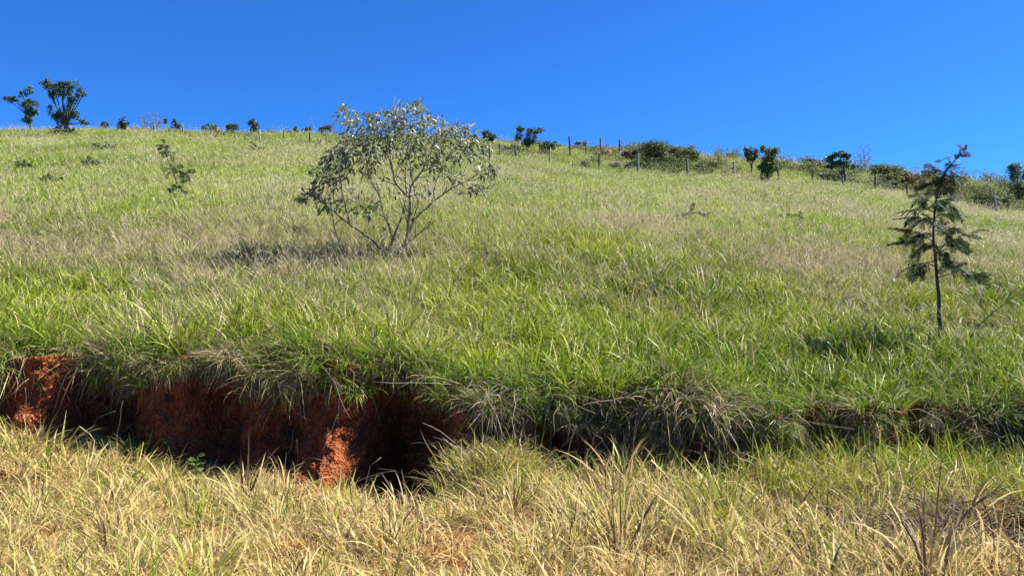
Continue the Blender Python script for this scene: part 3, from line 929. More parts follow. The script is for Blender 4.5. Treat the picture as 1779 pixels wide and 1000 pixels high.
FR = [frond_mesh('compound_leaf', M['frond'], 0.26, 9, 0.075, 0.7, 1), frond_mesh('compound_leaf', M['frond'], 0.32, 10, 0.08, 1.0, 2), frond_mesh('compound_leaf', M['frond'], 0.22, 8, 0.07, 0.4, 3)]
FRT = [frond_mesh('compound_leaf', M['frond_tip'], 0.20, 8, 0.055, 0.4, 4), frond_mesh('compound_leaf', M['frond_tip'], 0.24, 9, 0.06, 0.8, 5)]


def put_frond(parent, origin, p, d, s, r, young=False):
    o = bpy.data.objects.new('compound_leaf', (FRT if young else FR)[int(r.integers(0, 2 if young else 3))])
    COL.objects.link(o)
    o.parent = parent
    o.matrix_local = mat4(frame(np.asarray(d, float), r), np.asarray(p) - origin, s)


def build_sapling():
    r = np.random.default_rng(33)
    Yb = 9.35
    base = P3(1633, 620, Yb); base[2] = hill1(base[0], Yb)
    T = thing('sapling', 'slender dark sapling with feathery blue-green leaves and a bent bronze tip, right side', 'sapling', base)

    def c(cx, cy, dy=0.0):
        return P3(1480 + cx / 2.2207, 230 + cy / 2.2207, Yb + dy)
    tr = [base + [0, 0, -.1], c(341, 800), c(335, 640), c(325, 500), c(314, 400), c(320, 280), c(345, 170), c(395, 108), c(448, 58)]
    pp = wiggle(tr, 40, 0.004, r)
    m = MB(); m.add(*tube(pp, np.interp(np.linspace(0, 1, 40), [0, .3, .7, 1], [.026, .021, .011, .003]), 9))
    m.build('trunk', M['bark_green'], T, base)

    def on_trunk(cy):
        z = c(0, cy)[2]
        return pp[int(np.argmin(np.abs(pp[:, 2] - z)))]
    br = [(560, 545, 545, -.1), (520, 215, 515, -.1), (500, 240, 540, .3), (500, 430, 520, -.3), (480, 390, 470, .3),
          (470, 480, 390, -.05), (450, 165, 425, -.15), (440, 460, 440, .2), (430, 230, 460, .3), (420, 155, 375, .05), (400, 420, 370, .3), (390, 240, 400, -.3), (380, 420, 420, -.3), (350, 205, 330, .1), (340, 390, 320, -.1),
          (330, 240, 350, -.35), (310, 200, 300, -.1), (290, 395, 262, .15), (280, 260, 265, .25), (260, 400, 290, -.2), (250, 250, 250, -.25), (230, 380, 215, .1), (215, 290, 200, 0), (200, 395, 170, .1), (190, 285, 150, .05), (470, 300, 440, -.4), (360, 330, 350, -.4), (300, 330, 270, -.35)]
    for k, (cy, ex, ey, dy) in enumerate(br):
        a = on_trunk(cy); e = c(320 + (ex - 320) * .80, ey, dy * .85)
        mid = (a + e) / 2 + [0, 0, 0.05]
        q = wiggle([a, mid, e], 12, 0.005, r)
        m = MB(); m.add(*tube(q, np.linspace(0.007, 0.002, 12), 5)); bo = m.build('branch', M['bark_green'], T, base)
        L = np.linalg.norm(e - a)
        nf = max(4, int(L / 0.042))
        for j in range(nf):
            t = 0.35 + 0.65 * ((j + r.uniform(0, .6)) / nf) ** 0.7
            i = min(10, int(t * 11))
            d = (q[i + 1] - q[i]); d /= np.linalg.norm(d) + 1e-9
            sd = np.cross(d, [0, 0, 1]) * (1 if j % 2 else -1)
            dd = d * 0.7 + sd * r.uniform(.1, .8) + [0, 0, r.uniform(-.7, .1)]
            put_frond(bo, base, q[i], dd + r.normal(0, .25, 3), r.uniform(.35, .8), r)
        put_frond(bo, base, q[-1], e - mid, r.uniform(.6, .9), r)
    for t in np.linspace(.78, 1.0, 34):                      # the bent tip
        i = min(38, int(t * 39))
        d = pp[i + 1] - pp[i]; d /= np.linalg.norm(d)
        put_frond(T, base, pp[i], d * .5 + r.normal(0, .55, 3), r.uniform(.25, .48), r, young=r.uniform() < 0.25 + 0.7 * (t - .8) * 5)
    for k in range(26): put_frond(T, base, c(r.uniform(315, 400), r.uniform(105, 215), r.normal(0, .06)), r.normal(0, 1, 3) * [1, .7, .5] + [.2, 0, -.1], r.uniform(.3, .6), r, r.uniform() < .2)
    for k in range(5): put_frond(T, base, c(345 - 8 * k, 150 - 5 * k), [-1, r.normal(0, .4), r.normal(.1, .3)], 0.5, r, True)
    # bare twig leaning out of the grass to its right
    b2 = c(405, 870, -.1); b2[2] = hill1(b2[0], Yb - .1)
    D = thing('dry_twig', 'thin bare twig leaning to the right beside the feathery sapling', 'twig', b2)
    q = wiggle([b2 + [0, 0, -.04], c(420, 830, -.1), c(500, 740, -.1), c(560, 680, -.1), c(650, 615, -.1)], 18, 0.008, r)
    m = MB(); m.add(*tube(q, np.linspace(.010, .003, 18), 5)); m.build('stalk', M['bark_dark'], D, b2)
    for i, e in ((9, (.02, 0, .22)), (12, (.18, .05, -.02)), (14, (.03, -.05, .16))):
        m = MB(); m.add(*tube(wiggle([q[i], q[i] + np.array(e) * .6, q[i] + np.array(e)], 6, .01, r), np.linspace(.004, .0015, 6), 4)); m.build('side_twig', M['bark_dark'], D, b2)


build_sapling()


def small_sapling(name, label, cat, stem_px, tufts, scale, seed, base_py=None):
    """a thin stem through photo points with whorls of feathery leaves at the given points"""
    r = np.random.default_rng(seed)
    px, py = stem_px[0]
    Yd = y_for(px, base_py or py)
    base = P3(px, py, Yd); base[2] = hill1(base[0], Yd)
    T = thing(name, label, cat, base)
    pts = [base + [0, 0, -.1]] + [P3(a, b, Yd) for a, b in stem_px[1:]]
    q = wiggle(pts, 20, 0.01 * scale, r)
    m = MB(); m.add(*tube(q, np.linspace(.016 * scale, .004 * scale, 20), 6)); m.build('stem', M['bark_dark'], T, base)
    for (a, b, n, spread, fs) in tufts:
        p0 = P3(a, b, Yd)
        i = int(np.argmin(np.linalg.norm(q - p0, axis=1)))
        if np.linalg.norm(q[i] - p0) > 0.1:
            m = MB(); m.add(*tube(wiggle([q[i], (q[i] + p0) / 2 + [0, 0, .03], p0], 7, .01, r), np.linspace(.007 * scale, .003, 7), 4)); m.build('branch', M['bark_dark'], T, base)
        for k in range(n):
            d = r.normal(0, 1, 3) * [1, 1, .45]
            put_frond(T, base, p0 + r.normal(0, spread, 3) * [1, 1, .5], d, fs * r.uniform(.7, 1.15), r)
    return T


small_sapling('sapling', 'thin young sapling with two tiers of dark feathery leaves, left part of the slope', 'sapling', [(319, 352), (311, 330), (300, 295), (291, 276), (284, 250)],
              [(285, 253, 12, .05, .8), (288, 266, 12, .06, .9), (300, 294, 10, .08, .9), (314, 298, 14, .12, 1.0), (325, 304, 6, .06, .8), (306, 327, 13, .09, 1.0), (314, 333, 7, .08, .9)], 1.3, 5, 345)
for k, (px, py, w, lab) in enumerate([(35, 294, 10, 'low dark weed at the left edge of the slope below the two tall trees'), (86, 320, 16, 'spreading dark weed in pale grass lower left of the slope'), (159, 290, 8, 'small dark weed right of the spreading weeds on the left slope'),
                                       (182, 262, 14, 'flat dark weed patch below the skyline right of the tall trees'), (445, 262, 9, 'small dark weed just below the fence on the left ridge'), (1375, 390, 22, 'low dark weed in pale grass at right of the slope'), (1200, 384, 30, 'wide flat dark weed patch in the middle right pasture'), (520, 415, 10, 'small leafy weed left of the grey-green bush')]):
    Yd = y_for(px, py + 3)
    small_sapling('weed', lab, 'weed', [(px, py + 3), (px, py - 4), (px + 1, py - 13 * 24 / Yd)], [(px + dx, py - q * 24 / Yd, 7, .08 * Yd / 30, 1.0 * Yd / 30) for dx, q in ((-w * .7, 9), (-w * .2, 12), (w * .3, 11), (w * .8, 8))], 1.2, 60 + k)

r = np.random.default_rng(77)
Yd = y_for(380, 322)
base = P3(381, 326, Yd); base[2] = hill1(base[0], Yd)
D = thing('dry_twig', 'arching dry stem in the grass right of the thin young sapling', 'dry stem', base)
m = MB(); m.add(*tube(wiggle([base + [0, 0, -.05], P3(388, 317, Yd), P3(396, 315, Yd), P3(406, 319, Yd), P3(414, 313, Yd), P3(424, 310, Yd)], 18, .008, r), np.linspace(.022, .008, 18), 5)); m.build('stalk', M['bark_dark'], D, base)

# ------------------------------------------------------------------ trees and shrubs along the ridge
def far_plant(name, label, cat, base_px, base_py, clumps, mat, bark='bark_dark', leaf=0.16, dens=1.0, trunk_r=0.09, seed=0, group=None, Yd=None, fork=0.35, limb_r=0.35, crown='crown'):
    """clumps: (px, py, rx, ry) leafy masses; a limb runs to each of them from the trunk"""
    r = np.random.default_rng(seed)
    Yd = Yd or y_for(base_px, base_py)
    base = P3(base_px, base_py, Yd)
    base[2] = hill1(base[0], Yd)
    T = thing(name, label, cat, base, group)
    top = max(P3(a, b - ry * 0.2, Yd)[2] for a, b, rx, ry in clumps)
    cx = np.mean([P3(a, b, Yd)[0] for a, b, rx, ry in clumps])
    fk = base + np.array([(cx - base[0]) * fork, 0, max(0.1, (top - base[2]) * fork)])
    tp = wiggle([base + [0, 0, -.2], (base + fk) / 2 + r.normal(0, .04, 3), fk], 8, .015, r)
    m = MB(); m.add(*tube(tp, np.linspace(trunk_r * 1.25, trunk_r * .75, 8), 7)); m.build('trunk' if cat == 'tree' else 'stem', M[bark], T, base)
    mb = MB()
    for (a, b, rx, ry) in clumps:
        dy = r.normal(0, .25) * (rx / F * Yd)
        e = P3(a, b, Yd) + [0, dy, 0]
        i = r.integers(3, 8)
        q = wiggle([tp[i], (tp[i] * .55 + e * .45) + r.normal(0, .08, 3) * [1, 1, .4], e], 10, .03, r)
        m = MB(); m.add(*tube(q, np.linspace(trunk_r * .6, trunk_r * .12, 10), 5))
        wx = 1.2 * rx / F * Yd; wz = 1.2 * ry / F * Yd
        for k in range(5):
            d = r.normal(0, 1, 3); d /= np.linalg.norm(d)
            ee = e + d * [wx * .85, wx * .7, wz * .85]
            i2 = r.integers(6, 10)
            m.add(*tube(wiggle([q[i2], (q[i2] + ee) / 2 + [0, 0, .04], ee], 5, .02, r), np.linspace(trunk_r * .2, .006, 5), 4))
        m.build('branch', M[bark], T, base)
        n = int(dens * 900 * (wx * wx * wz) ** 0.62 / (leaf / .16) ** 2) + 30
        subs = r.normal(0, 1, (max(3, n // 26), 3)); subs /= np.linalg.norm(subs, axis=1)[:, None]; subs *= r.uniform(.3, .9, (len(subs), 1))
        for k in range(n):
            s0 = subs[r.integers(0, len(subs))]
            v = s0 + np.clip(r.normal(0, .2, 3), -.36, .36)
            p = e + v * [wx, wx * .8, wz]
            d = r.normal(0, 1, 3) + [0, 0, -.2]
            R = frame(d, r, r.normal(0, 1, 3))
            L = leaf * r.uniform(.6, 1.2)
            V = np.array([(-.5, 0, 0), (-.1, .28, .05), (.5, 0, 0), (-.1, -.28, .05)]) * L
            mb.add(V @ R.T + p, [(0, 1, 2, 3)], r.uniform())
    mb.build(crown, M[mat], T, base, smooth=False)
    return T


def bare_plant(name, label, cat, base_px, base_py, tips, seed, bark='bark_pale', r0=.05, Yd=None, leaf_mat='fol_grey', nleaf=60):
    r = np.random.default_rng(seed)
    Yd = Yd or y_for(base_px, base_py)
    base = P3(base_px, base_py, Yd); base[2] = hill1(base[0], Yd)
    T = thing(name, label, cat, base)
    mid = np.mean([P3(a, b, Yd) for a, b in tips], axis=0)
    fk = base * .5 + mid * .5
    st = wiggle([base + [0, 0, -.15], fk], 6, .02, r)
    m = MB(); m.add(*tube(st, np.linspace(r0, r0 * .6, 6), 6)); m.build('stem', M[bark], T, base)
    lv = MB()
    for (a, b) in tips:
        e = P3(a, b, Yd) + [0, r.normal(0, .3), 0]
        i = r.integers(2, 6)
        q = wiggle([st[i], st[i] * .4 + e * .6 + r.normal(0, .06, 3), e], 9, .03, r)
        m = MB(); m.add(*tube(q, np.linspace(r0 * .5, .010, 9), 4))
        for k in range(6):
            j = r.integers(3, 9)
            ee = q[j] + r.normal(0, .28, 3) + [0, 0, .15]
            m.add(*tube(wiggle([q[j], (q[j] + ee) / 2, ee], 4, .02, r), np.linspace(.018, .010, 4), 3))
            for z in range(max(1, nleaf // (6 * len(tips)))):
                R = frame(r.normal(0, 1, 3), r, r.normal(0, 1, 3))
                V = np.array([(-.5, 0, 0), (-.1, .25, .05), (.5, 0, 0), (-.1, -.25, .05)]) * .13 * r.uniform(.6, 1.1)
                lv.add(V @ R.T + ee + r.normal(0, .07, 3), [(0, 1, 2, 3)], r.uniform())
        m.build('branch', M[bark], T, base)
    lv.build('leaves', M[leaf_mat], T, base, smooth=False)
    return T


RG = 'shrubs along the ridge'
far_plant('ridge_tree', 'tall ragged tree with forked dark trunk, tallest on the left skyline', 'tree', 113, 236,
          [(77, 143, 9, 6), (93, 150, 13, 9), (105, 148, 10, 7), (124, 147, 11, 8), (88, 162, 9, 9), (112, 160, 14, 9), (138, 162, 8, 8), (146, 165, 5, 4), (125, 178, 9, 14), (118, 195, 10, 14), (93, 196, 9, 13), (103, 207, 12, 11), (132, 200, 7, 8), (146, 212, 8, 6), (104, 228, 8, 7), (122, 229, 8, 6)],
          'fol_dark', leaf=.17, dens=1.15, trunk_r=.15, seed=201, fork=.30)
far_plant('ridge_tree', 'leaning thin-crowned tree at the far left of the skyline', 'tree', 55, 226,
          [(16, 174, 8, 6), (26, 173, 8, 5), (40, 164, 6, 6), (49, 155, 7, 7), (42, 180, 8, 8), (56, 182, 9, 10), (50, 196, 11, 10), (61, 198, 6, 9), (52, 210, 9, 8)],
          'fol_dark', leaf=.17, dens=1.1, trunk_r=.10, seed=203, fork=.35)
S = [
    ('ridge_shrub', 'tiny dark shrub on the skyline just right of the tallest tree', 'shrub', 182, 224, [(182, 218, 7, 5)], 'fol_dark'),
    ('ridge_shrub', 'small rounded dark shrub beside a red earth mound on the left skyline', 'shrub', 214, 226, [(214, 212, 8, 7), (213, 220, 9, 6)], 'fol_dark'),
    ('ridge_shrub', 'thin dark two-topped shrub right of the bare grey shrub on the skyline', 'shrub', 293, 226, [(287, 211, 5, 4), (302, 212, 5, 5), (307, 220, 7, 5)], 'fol_dark'),
    ('ridge_shrub', 'low dark shrub growing over the pale red mound on the left skyline', 'shrub', 362, 229, [(355, 222, 6, 4), (370, 221, 9, 6)], 'fol_dark'),
    ('ridge_shrub', 'dark bushy shrub midway along the left skyline between two red mounds', 'shrub', 403, 231, [(398, 221, 6, 6), (408, 222, 8, 7)], 'fol_dark'),
    ('ridge_shrub', 'upright dark shrub, tallest between the left trees and the grey bush', 'shrub', 441, 232, [(440, 212, 8, 7), (443, 222, 9, 7)], 'fol_dark'),
    ('ridge_shrub', 'leftmost of two tiny shrubs on the skyline left of the grey bush', 'shrub', 515, 229, [(515, 224, 6, 4)], 'fol_mid'),
    ('ridge_shrub', 'rightmost of two tiny shrubs on the skyline left of the grey bush', 'shrub', 533, 229, [(531, 223, 6, 5), (538, 224, 5, 3)], 'fol_mid'),
    ('ridge_shrub', 'rusty brown shrub on the skyline touching the left of the grey bush', 'shrub', 567, 232, [(558, 225, 7, 5), (572, 223, 9, 6)], 'fol_red'),
    ('ridge_shrub', 'low dark spreading shrub left of the double-crowned ridge tree', 'shrub', 886, 268, [(878, 258, 10, 6), (894, 258, 10, 7)], 'fol_dark'),
    ('ridge_shrub', 'dark reddish shrub right of the double-crowned ridge tree', 'shrub', 951, 268, [(946, 255, 9, 8), (957, 253, 9, 7)], 'fol_dark'),
    ('ridge_shrub', 'tiny dry shrub on the skyline between two dark ridge posts', 'shrub', 1008, 254, [(1004, 249, 6, 4), (1017, 250, 6, 4)], 'fol_red'),
    ('ridge_shrub', 'rusty shrub at the left end of the broad green thicket', 'shrub', 1098, 280, [(1092, 269, 11, 8), (1104, 264, 9, 8)], 'fol_red'),
    ('ridge_shrub', 'large dense green shrub at the middle of the right skyline', 'shrub', 1142, 292, [(1128, 256, 14, 10), (1145, 258, 16, 12), (1138, 272, 18, 12), (1155, 275, 14, 11), (1143, 285, 14, 7)], 'fol_mid'),
    ('ridge_shrub', 'broad olive shrub joined to the right of the dense green shrub', 'shrub', 1184, 292, [(1172, 262, 14, 9), (1192, 262, 16, 9), (1208, 270, 12, 8), (1182, 276, 20, 10)], 'fol_olive'),
    ('ridge_shrub', 'low olive shrub on the slope right of the broad olive shrub', 'shrub', 1228, 296, [(1220, 286, 12, 7), (1240, 287, 12, 7)], 'fol_olive'),
    ('ridge_shrub', 'small dark shrub standing alone on the skyline left of the round tree', 'shrub', 1270, 280, [(1270, 271, 9, 6)], 'fol_dark'),
    ('ridge_shrub', 'low olive scrub shrub right of the three-crowned tree', 'shrub', 1392, 300, [(1380, 292, 14, 7), (1400, 290, 13, 7)], 'fol_olive'),
    ('ridge_shrub', 'brownish shrub on the skyline left of the flat-topped dark tree', 'shrub', 1415, 294, [(1410, 284, 13, 6), (1424, 288, 10, 6)], 'fol_red'),
    ('ridge_shrub', 'low very dark shrub under the flat-topped dark tree', 'shrub', 1446, 322, [(1436, 308, 13, 8), (1454, 311, 13, 8)], 'fol_dark'),
    ('ridge_shrub', 'wide mixed green and brown thicket left of the feathery sapling', 'shrub', 1542, 326, [(1528, 294, 14, 9), (1548, 296, 18, 10), (1540, 310, 22, 10), (1565, 306, 14, 10)], 'fol_olive'),
    ('ridge_shrub', 'dark low shrub in front of the wide thicket left of the sapling', 'shrub', 1537, 332, [(1528, 322, 11, 7), (1547, 323, 10, 7)], 'fol_dark'),
    ('ridge_shrub', 'rusty brown shrub just behind the top of the feathery sapling', 'shrub', 1588, 332, [(1580, 312, 14, 10), (1598, 316, 12, 10)], 'fol_red'),
    ('ridge_shrub', 'olive shrub behind the right side of the feathery sapling', 'shrub', 1655, 340, [(1642, 322, 14, 9), (1664, 320, 15, 9)], 'fol_olive'),
    ('ridge_shrub', 'olive shrub on the skyline between sapling and right edge', 'shrub', 1700, 342, [(1688, 328, 14, 8), (1710, 330, 15, 9)], 'fol_olive'),
    ('ridge_shrub', 'dark grey-green shrub around the pale post near the right edge', 'shrub', 1722, 362, [(1706, 344, 15, 9), (1728, 343, 16, 9), (1744, 349, 12, 9)], 'fol_mid'),
    ('ridge_shrub', 'grey dry low shrub left of the pale squat fence post', 'shrub', 1012, 296, [(998, 287, 10, 4), (1018, 286, 12, 5)], 'fol_grey'),
    ('ridge_shrub', 'grey dry low shrub right of the pale squat fence post', 'shrub', 1078, 298, [(1066, 288, 12, 5), (1090, 287, 10, 5)], 'fol_grey'),
]
for k, (nm, lab, cat, bx, by, cl, mt) in enumerate(S):
    far_plant(nm, lab, cat, bx, by, cl, mt, leaf=.17, dens=1.7, trunk_r=.045, seed=300 + k, fork=.2, group=RG, crown='foliage')
bare_plant('bare_shrub', 'leafless grey twiggy shrub on the left skyline', 'shrub', 262, 228, [(244, 212), (252, 206), (260, 203), (268, 203), (276, 208), (280, 215), (248, 218), (272, 214)], 401, nleaf=380)
far_plant('ridge_tree', 'small round-headed tree on a thin pale trunk right of the grey bush', 'tree', 849, 298, [(846, 233, 8, 7), (856, 236, 8, 7), (851, 242, 9, 5)], 'fol_dark', bark='bark_pale', leaf=.16, dens=1.5, trunk_r=.055, seed=405, fork=.75)
far_plant('ridge_tree', 'small double-crowned tree on the skyline left of the ridge posts', 'tree', 915, 266, [(904, 226, 8, 7), (902, 236, 7, 7), (930, 226, 12, 6), (922, 238, 11, 10), (915, 250, 9, 8)], 'fol_dark', leaf=.17, dens=1.4, trunk_r=.07, seed=407, fork=.35)
far_plant('ridge_tree', 'small round dark tree left of the three-crowned tree', 'tree', 1306, 304, [(1300, 263, 9, 8), (1310, 268, 9, 9), (1304, 276, 10, 8)], 'fol_dark', leaf=.17, dens=1.5, trunk_r=.06, seed=409, fork=.5)
far_plant('ridge_tree', 'three-crowned bushy tree on the right ridge beside a dark post', 'tree', 1334, 320, [(1330, 260, 9, 7), (1345, 264, 12, 9), (1335, 276, 12, 9), (1322, 288, 11, 10), (1342, 290, 12, 10), (1332, 304, 13, 9)], 'fol_mid', leaf=.17, dens=1.5, trunk_r=.07, seed=411, fork=.4)
far_plant('ridge_tree', 'dark flat-topped tree above a leaning fence post on the right', 'tree', 1464, 326, [(1444, 274, 10, 6), (1458, 270, 12, 6), (1470, 274, 9, 6), (1450, 284, 12, 7), (1466, 286, 10, 6), (1482, 291, 6, 3), (1440, 290, 8, 4)], 'fol_dark', leaf=.18, dens=1.7, trunk_r=.075, seed=413, fork=.5)
bare_plant('bare_tree', 'thin almost leafless tree right of the flat-topped dark tree', 'tree', 1505, 300, [(1483, 264), (1490, 258), (1498, 255), (1506, 256), (1513, 262), (1496, 268), (1504, 270), (1510, 272)], 415, nleaf=40, r0=.04)
far_plant('ridge_tree', 'grey-leaved tree with dark lower foliage at the right edge', 'tree', 1768, 356, [(1756, 294, 8, 8), (1768, 292, 9, 9), (1762, 306, 11, 9), (1776, 304, 9, 10), (1766, 326, 14, 11), (1780, 330, 12, 12), (1772, 342, 12, 8)], 'fol_mid', leaf=.17, dens=1.3, trunk_r=.08, seed=417, fork=.35)

# low scrub filling the strip behind the fence
r = np.random.default_rng(500)
mb = MB()
for k in range(850):
    px = r.uniform(870, 1800) if k % 5 else r.uniform(300, 880)
    Yd = r.uniform(61.5, 77)
    x0 = (px - 889.5) / F * Yd
    if vnoise(np.array([x0 * .35]), np.array([Yd * .35]), 88)[0] < .42: continue
    w = r.uniform(.25, .7) * (1.0 if px > 870 else .5); h = r.uniform(.35, .95) * (1.0 if px > 1080 else .4)
    z0 = hill1(x0, Yd) + .22
    for j in range(int(170 * w * (1 + h))):
        v = np.clip(r.normal(0, .5, 3), -.9, .9)
        p = np.array([x0 + v[0] * w, Yd + v[1] * w, z0 + abs(v[2]) * h * 1.3])
        R = frame(r.normal(0, 1, 3), r, r.normal(0, 1, 3))
        V = np.array([(-.5, 0, 0), (-.1, .28, .05), (.5, 0, 0), (-.1, -.28, .05)]) * .15 * r.uniform(.6, 1.2)
        mb.add(V @ R.T + p, [(0, 1, 2, 3)], r.uniform())
o = mb.build('low_scrub', M['fol_olive'], None, kind='stuff', smooth=False)
tag(o, 'tangled low olive scrub covering the strip behind the fence', 'scrub')

# ------------------------------------------------------------------ fences
def fence(name, label, posts, strands, seed):
    r = np.random.default_rng(seed)
    b0 = np.array([(posts[0][0] - 889.5) / F * posts[0][1], posts[0][1], 0.0]); b0[2] = hill1(b0[0], b0[1])
    T = thing(name, label, 'fence', b0)
    tops = []
    for (px, Yd, h, w, lx, mt) in posts:
        x0 = (px - 889.5) / F * Yd
        z0 = hill1(x0, Yd)
        bm = bmesh.new()
        q = 9
        rings = []
        for k, t in enumerate((-.25, 0.0, .35, .7, .97, 1.0)):
            ring = []
            for j in range(q):
                a = 2 * PI * j / q
                rr = w * .5 * (1 + .12 * math.sin(3 * a + px) + r.normal(0, .04)) * (1 - .1 * t) * (.8 if t == 1.0 else 1)
                zz = t * h + (.03 * math.cos(a + px) if t >= .97 else 0)
                ring.append(bm.verts.new((rr * math.cos(a) + lx * max(t, 0) * h, rr * math.sin(a), zz)))
            rings.append(ring)
        for a, b in zip(rings[:-1], rings[1:]):
            for j in range(q): bm.faces.new((a[j], a[(j + 1) % q], b[(j + 1) % q], b[j]))
        bm.faces.new(rings[-1]); bm.faces.new(rings[0][::-1])
        me = bpy.data.meshes.new('post'); bm.to_mesh(me); bm.free()
        me.materials.append(M[mt])
        o = bpy.data.objects.new('post', me); COL.objects.link(o); o.parent = T
        o.location = Vector((x0, Yd, z0)) - Vector(b0)
        tops.append((np.array([x0, Yd, z0]), h, lx))
    for s in strands:
        m = MB()
        pts = []
        for i, (p, h, lx) in enumerate(tops):
            e = p + [lx * h * s, -.07, h * s]
            if i:
                m0 = (pts[-1] + e) / 2 - [0, 0, .04]
                pts.append(m0)
            pts.append(e)
        m.add(*tube(np.array(pts), .0035, 4)); m.build('wire', M['wire'], T, b0)
    return T


ridge = []
rr = np.random.default_rng(9)
for px, Yd, h, w, lx, mt in [(232, 66, 1.15, .10, .02, 'wood'), (268, 65.5, 1.1, .10, 0, 'wood'), (318, 65, 1.2, .10, -.03, 'wood'), (366, 65, 1.25, .11, .03, 'wood_dark'), (409, 64.5, 1.1, .10, 0, 'wood'), (452, 64, 1.3, .12, -.06, 'wood'), (491, 63.5, 1.4, .11, .08, 'wood_dark'), (538, 63, 1.3, .13, 0, 'wood_dark'), (590, 62, 1.2, .12, .02, 'wood'), (640, 61.5, 1.2, .12, 0, 'wood'), (700, 61, 1.2, .12, 0, 'wood'), (760, 60.5, 1.2, .12, .02, 'wood'), (812, 60, 1.2, .12, 0, 'wood'),
                              (868, 60, 1.35, .12, .02, 'wood_dark'), (896, 60, 1.4, .13, -.02, 'wood'), (955, 60, 1.3, .12, .03, 'wood'), (1041, 60, 1.25, .18, .0, 'wood'), (1108, 60, 1.5, .19, .01, 'wood'), (1195, 60, 1.45, .17, -.05, 'wood_dark'), (1276, 60, 1.2, .16, -.04, 'wood'), (1353, 59.5, 1.6, .17, -.08, 'wood_dark'), (1411, 59.5, 1.1, .14, .03, 'wood'), (1470, 59, 1.7, .19, -.11, 'wood_dark'), (1521, 58.5, 1.25, .15, 0, 'wood_dark'), (1577, 58.5, 1.4, .16, -.04, 'wood_dark'), (1652, 58, 1.2, .15, .02, 'wood'), (1732, 58, 1.6, .18, -.12, 'wood'), (1800, 57.5, 1.3, .16, .03, 'wood'), (1875, 57, 1.3, .16, 0, 'wood')]:
    ridge.append((px, Yd, h * (0.85 if px < 900 else 1.0), w, lx, mt))
fence('wire_fence', 'old wire fence of uneven grey wooden posts crossing the slope below the ridge', ridge, (.45, .68, .9), 600)
fence('ridge_fence', 'short row of dark thin leaning posts against the sky beside the green thicket', [(991, 66, 1.75, .16, -.06, 'wood_dark'), (1018, 68, 1.3, .13, .02, 'wood_dark'), (1044, 70, 1.45, .14, -.03, 'wood_dark'), (1076, 69, 1.35, .19, .03, 'wood_dark')], (.5, .85), 601)

# ------------------------------------------------------------------ bare earth mounds
def mound(label, px, py, wpx, hpx, seed, Yd=None):
    r = np.random.default_rng(seed)
    Yd = Yd or y_for(px, py)
    b = P3(px, py, Yd); b[2] = hill1(b[0], Yd)
    w = wpx / F * Yd * .5; h = hpx / F * Yd + .12
    na, nr_ = 20, 7
    V = [(0, 0, h)]; Fc = []
    for i in range(1, nr_ + 1):
        t = i / nr_
        for j in range(na):
            a = 2 * PI * j / na
            k = 1 + .28 * (vnoise(np.array([math.cos(a) * 1.6 + seed]), np.array([math.sin(a) * 1.6 + t * 2]), seed)[0] - .5) * 2
            V.append((w * t * k * math.cos(a), w * .9 * t * k * math.sin(a), h * (math.cos(t * PI) * .5 + .5) * (1 + r.normal(0, .05)) - .12 * (i == nr_)))
    for j in range(na):
        Fc.append((0, 1 + j, 1 + (j + 1) % na))
        for i in range(nr_ - 1):
            a = 1 + i * na
            Fc.append((a + j, a + na + j, a + na + (j + 1) % na, a + (j + 1) % na))
    o = mesh_obj('earth_mound', V, Fc, M['soil_pale'], smooth=True)
    o.location = b
    tag(o, label, 'earth mound')


M['soil_pale'] = soil_mat('pale_red_earth', [(0.30, 0.16, 0.10), (0.24, 0.12, 0.075), (0.36, 0.23, 0.16)], 2.0, 0.05)
mound('small red earth mound at the foot of the rounded dark shrub, left skyline', 221, 229, 22, 6, 701)
mound('pale red earth mound under the low dark shrub on the left skyline', 378, 234, 26, 10, 702)
mound('low red earth mound at the foot of the upright dark shrub', 442, 235, 20, 4, 703)
mound('orange bare earth patch half hidden left of the grey bush', 560, 254, 24, 9, 704)
mound('bare reddish earth showing through grass at the left edge of the photo', 6, 394, 70, 13, 705)
mound('reddish earth bank between two dark ridge posts', 1058, 272, 26, 9, 706)

# ------------------------------------------------------------------ stalks, roots and a weed by the cut
r = np.random.default_rng(800)
mb = MB()
for k in range(150):
    x0 = r.normal(-0.1, .5) if k < 70 else (r.uniform(-5, 5) if k < 110 else r.normal(1.75, .5))
    a = np.array([x0, y_lip(np.array([x0]))[0] - r.uniform(-.1, .45), 0])
    up = r.uniform() < .45
    a[2] = (float(verge(np.array([a[0]]), np.array([a[1] - .3]))[0]) if up else hill1(a[0], a[1] + .2))
    if up: a[1] -= .3
    d = np.array([r.normal(0, .6), -r.uniform(.05, .5), r.uniform(.3, 1) if up else r.uniform(-.5, .15)])
    L = r.uniform(.3, .75)
    e = a + d / np.linalg.norm(d) * L
    q = wiggle([a, (a + e) / 2 + [0, 0, r.uniform(-.02, .10)], e + [0, 0, -r.uniform(0, .08)]], 8, .018, r)
    mb.add(*tube(q, np.linspace(.0032, .0014, 8), 4), r.uniform())
m_ = foliage_mat('dead_stalk', (0.20, 0.16, 0.12), (0.42, 0.36, 0.28), None, 0.7, 0.2, 0.1)
o = mb.build('dead_stalks', m_, None, kind='stuff'); tag(o, 'loose grey dead stalks criss-crossing over the washed-out hole below the bank', 'dead stalks')
mb = MB()
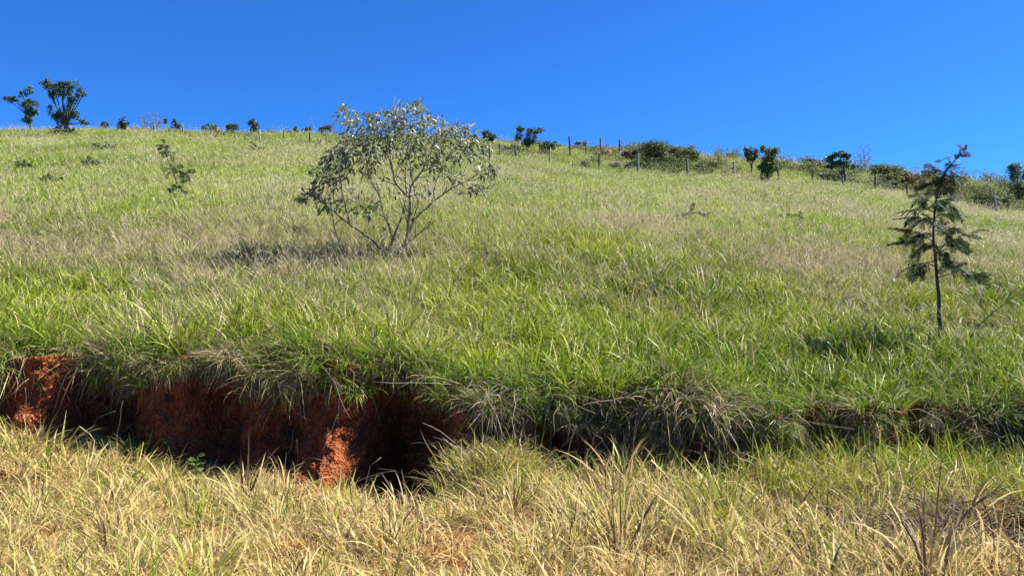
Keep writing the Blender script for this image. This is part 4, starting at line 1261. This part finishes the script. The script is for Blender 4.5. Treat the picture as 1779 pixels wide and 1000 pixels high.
for k in range(420):
    a = np.array([r.normal(2.95, .42), r.normal(4.95, .17), 0])
    a[2] = float(verge(a[:1], a[1:2])[0]) + abs(r.normal(.08, .07))
    t_ = r.uniform(0, 2 * PI); L = r.uniform(.12, .45)
    e = a + np.array([math.cos(t_), math.sin(t_) * .7, r.normal(.12, .3)]) * L
    mb.add(*tube(wiggle([a, (a + e) / 2 + [0, 0, .03], e], 6, .014, r), np.linspace(.004, .0016, 6), 4), r.uniform())
o = mb.build('tangled_stems', foliage_mat('brown_dead_stem', (0.09, 0.06, 0.04), (0.24, 0.18, 0.13), None, 0.8, 0.15, 0.05), None, kind='stuff'); tag(o, 'dark tangle of dead brown stems in the verge grass at lower right', 'dead stems')
mb = MB()
for k in range(130):
    x0 = r.uniform(-5.6, 5.2)
    yl_ = y_lip(np.array([x0]))[0]
    a = np.array([x0, yl_ - r.uniform(.02, .14), hill1(x0, yl_) - .04])
    L = r.uniform(.1, .5)
    q = wiggle([a, a + [r.normal(0, .03), -.03, -L * .5], a + [r.normal(0, .07), r.uniform(-.08, .05), -L]], 8, .01, r)
    mb.add(*tube(q, np.linspace(.003, .001, 8), 3), r.uniform())
o = mb.build('hanging_roots', m_, None, kind='stuff'); tag(o, 'thin roots hanging down the face of the red bank', 'roots')


bm = bmesh.new()
for k in range(420):
    x0 = r.uniform(-5.6, 3.0) if k % 3 else r.normal(-1.55, .25)
    yl_ = float(y_lip(np.array([x0]))[0])
    y0 = yl_ - .30 - float(nose(np.array([x0]))[0]) * r.uniform(.6, 1.0) - abs(r.normal(0, .12))
    z0 = float(verge(np.array([x0]), np.array([y0]))[0])
    rad = min(.055, .008 * math.exp(abs(r.normal(0, .9))))
    g = bmesh.ops.create_icosphere(bm, subdivisions=2 if rad > .02 else 1, radius=rad)
    sq = r.uniform(.7, 1.25, 3)
    for v in g['verts']:
        j = 1 + r.normal(0, .11)
        v.co = Vector((v.co.x * sq[0] * j + x0, v.co.y * sq[1] * j + y0, v.co.z * sq[2] * .8 * j + z0 + rad * .35))
me = bpy.data.meshes.new('soil_clods'); bm.to_mesh(me); bm.free()
me.materials.append(M['soil_red'])
o = bpy.data.objects.new('soil_clods', me); COL.objects.link(o)
tag(o, 'loose red soil clods fallen along the foot of the bank', 'soil clods', kind='stuff')


def leafy_weed(label, px, py, h, seed, Yd):
    r = np.random.default_rng(seed)
    b = P3(px, py, Yd); b[2] = float(verge(np.array([b[0]]), np.array([Yd]))[0])
    T = thing('leafy_weed', label, 'weed', b)
    q = wiggle([b + [0, 0, -.02], b + [.01, 0, h * .5], b + [.02, 0, h]], 8, .004, r)
    m = MB(); m.add(*tube(q, np.linspace(.004, .002, 8), 5)); m.build('stem', M['weed'], T, b)
    for k in range(14):
        V, Fc = leaf_tpl(r.uniform(.06, .10), .035, .3, .2)
        i = 2 + k % 6
        a = k * 2.4
        R = frame(np.array([math.cos(a), math.sin(a), .35]), r)
        m = MB(); m.add(V @ R.T + q[i], Fc, r.uniform()); m.build('leaf', M['weed'], T, b)


leafy_weed('small fresh green broadleaf weed at the foot of the red bank', 338, 815, .26, 900, 6.75)
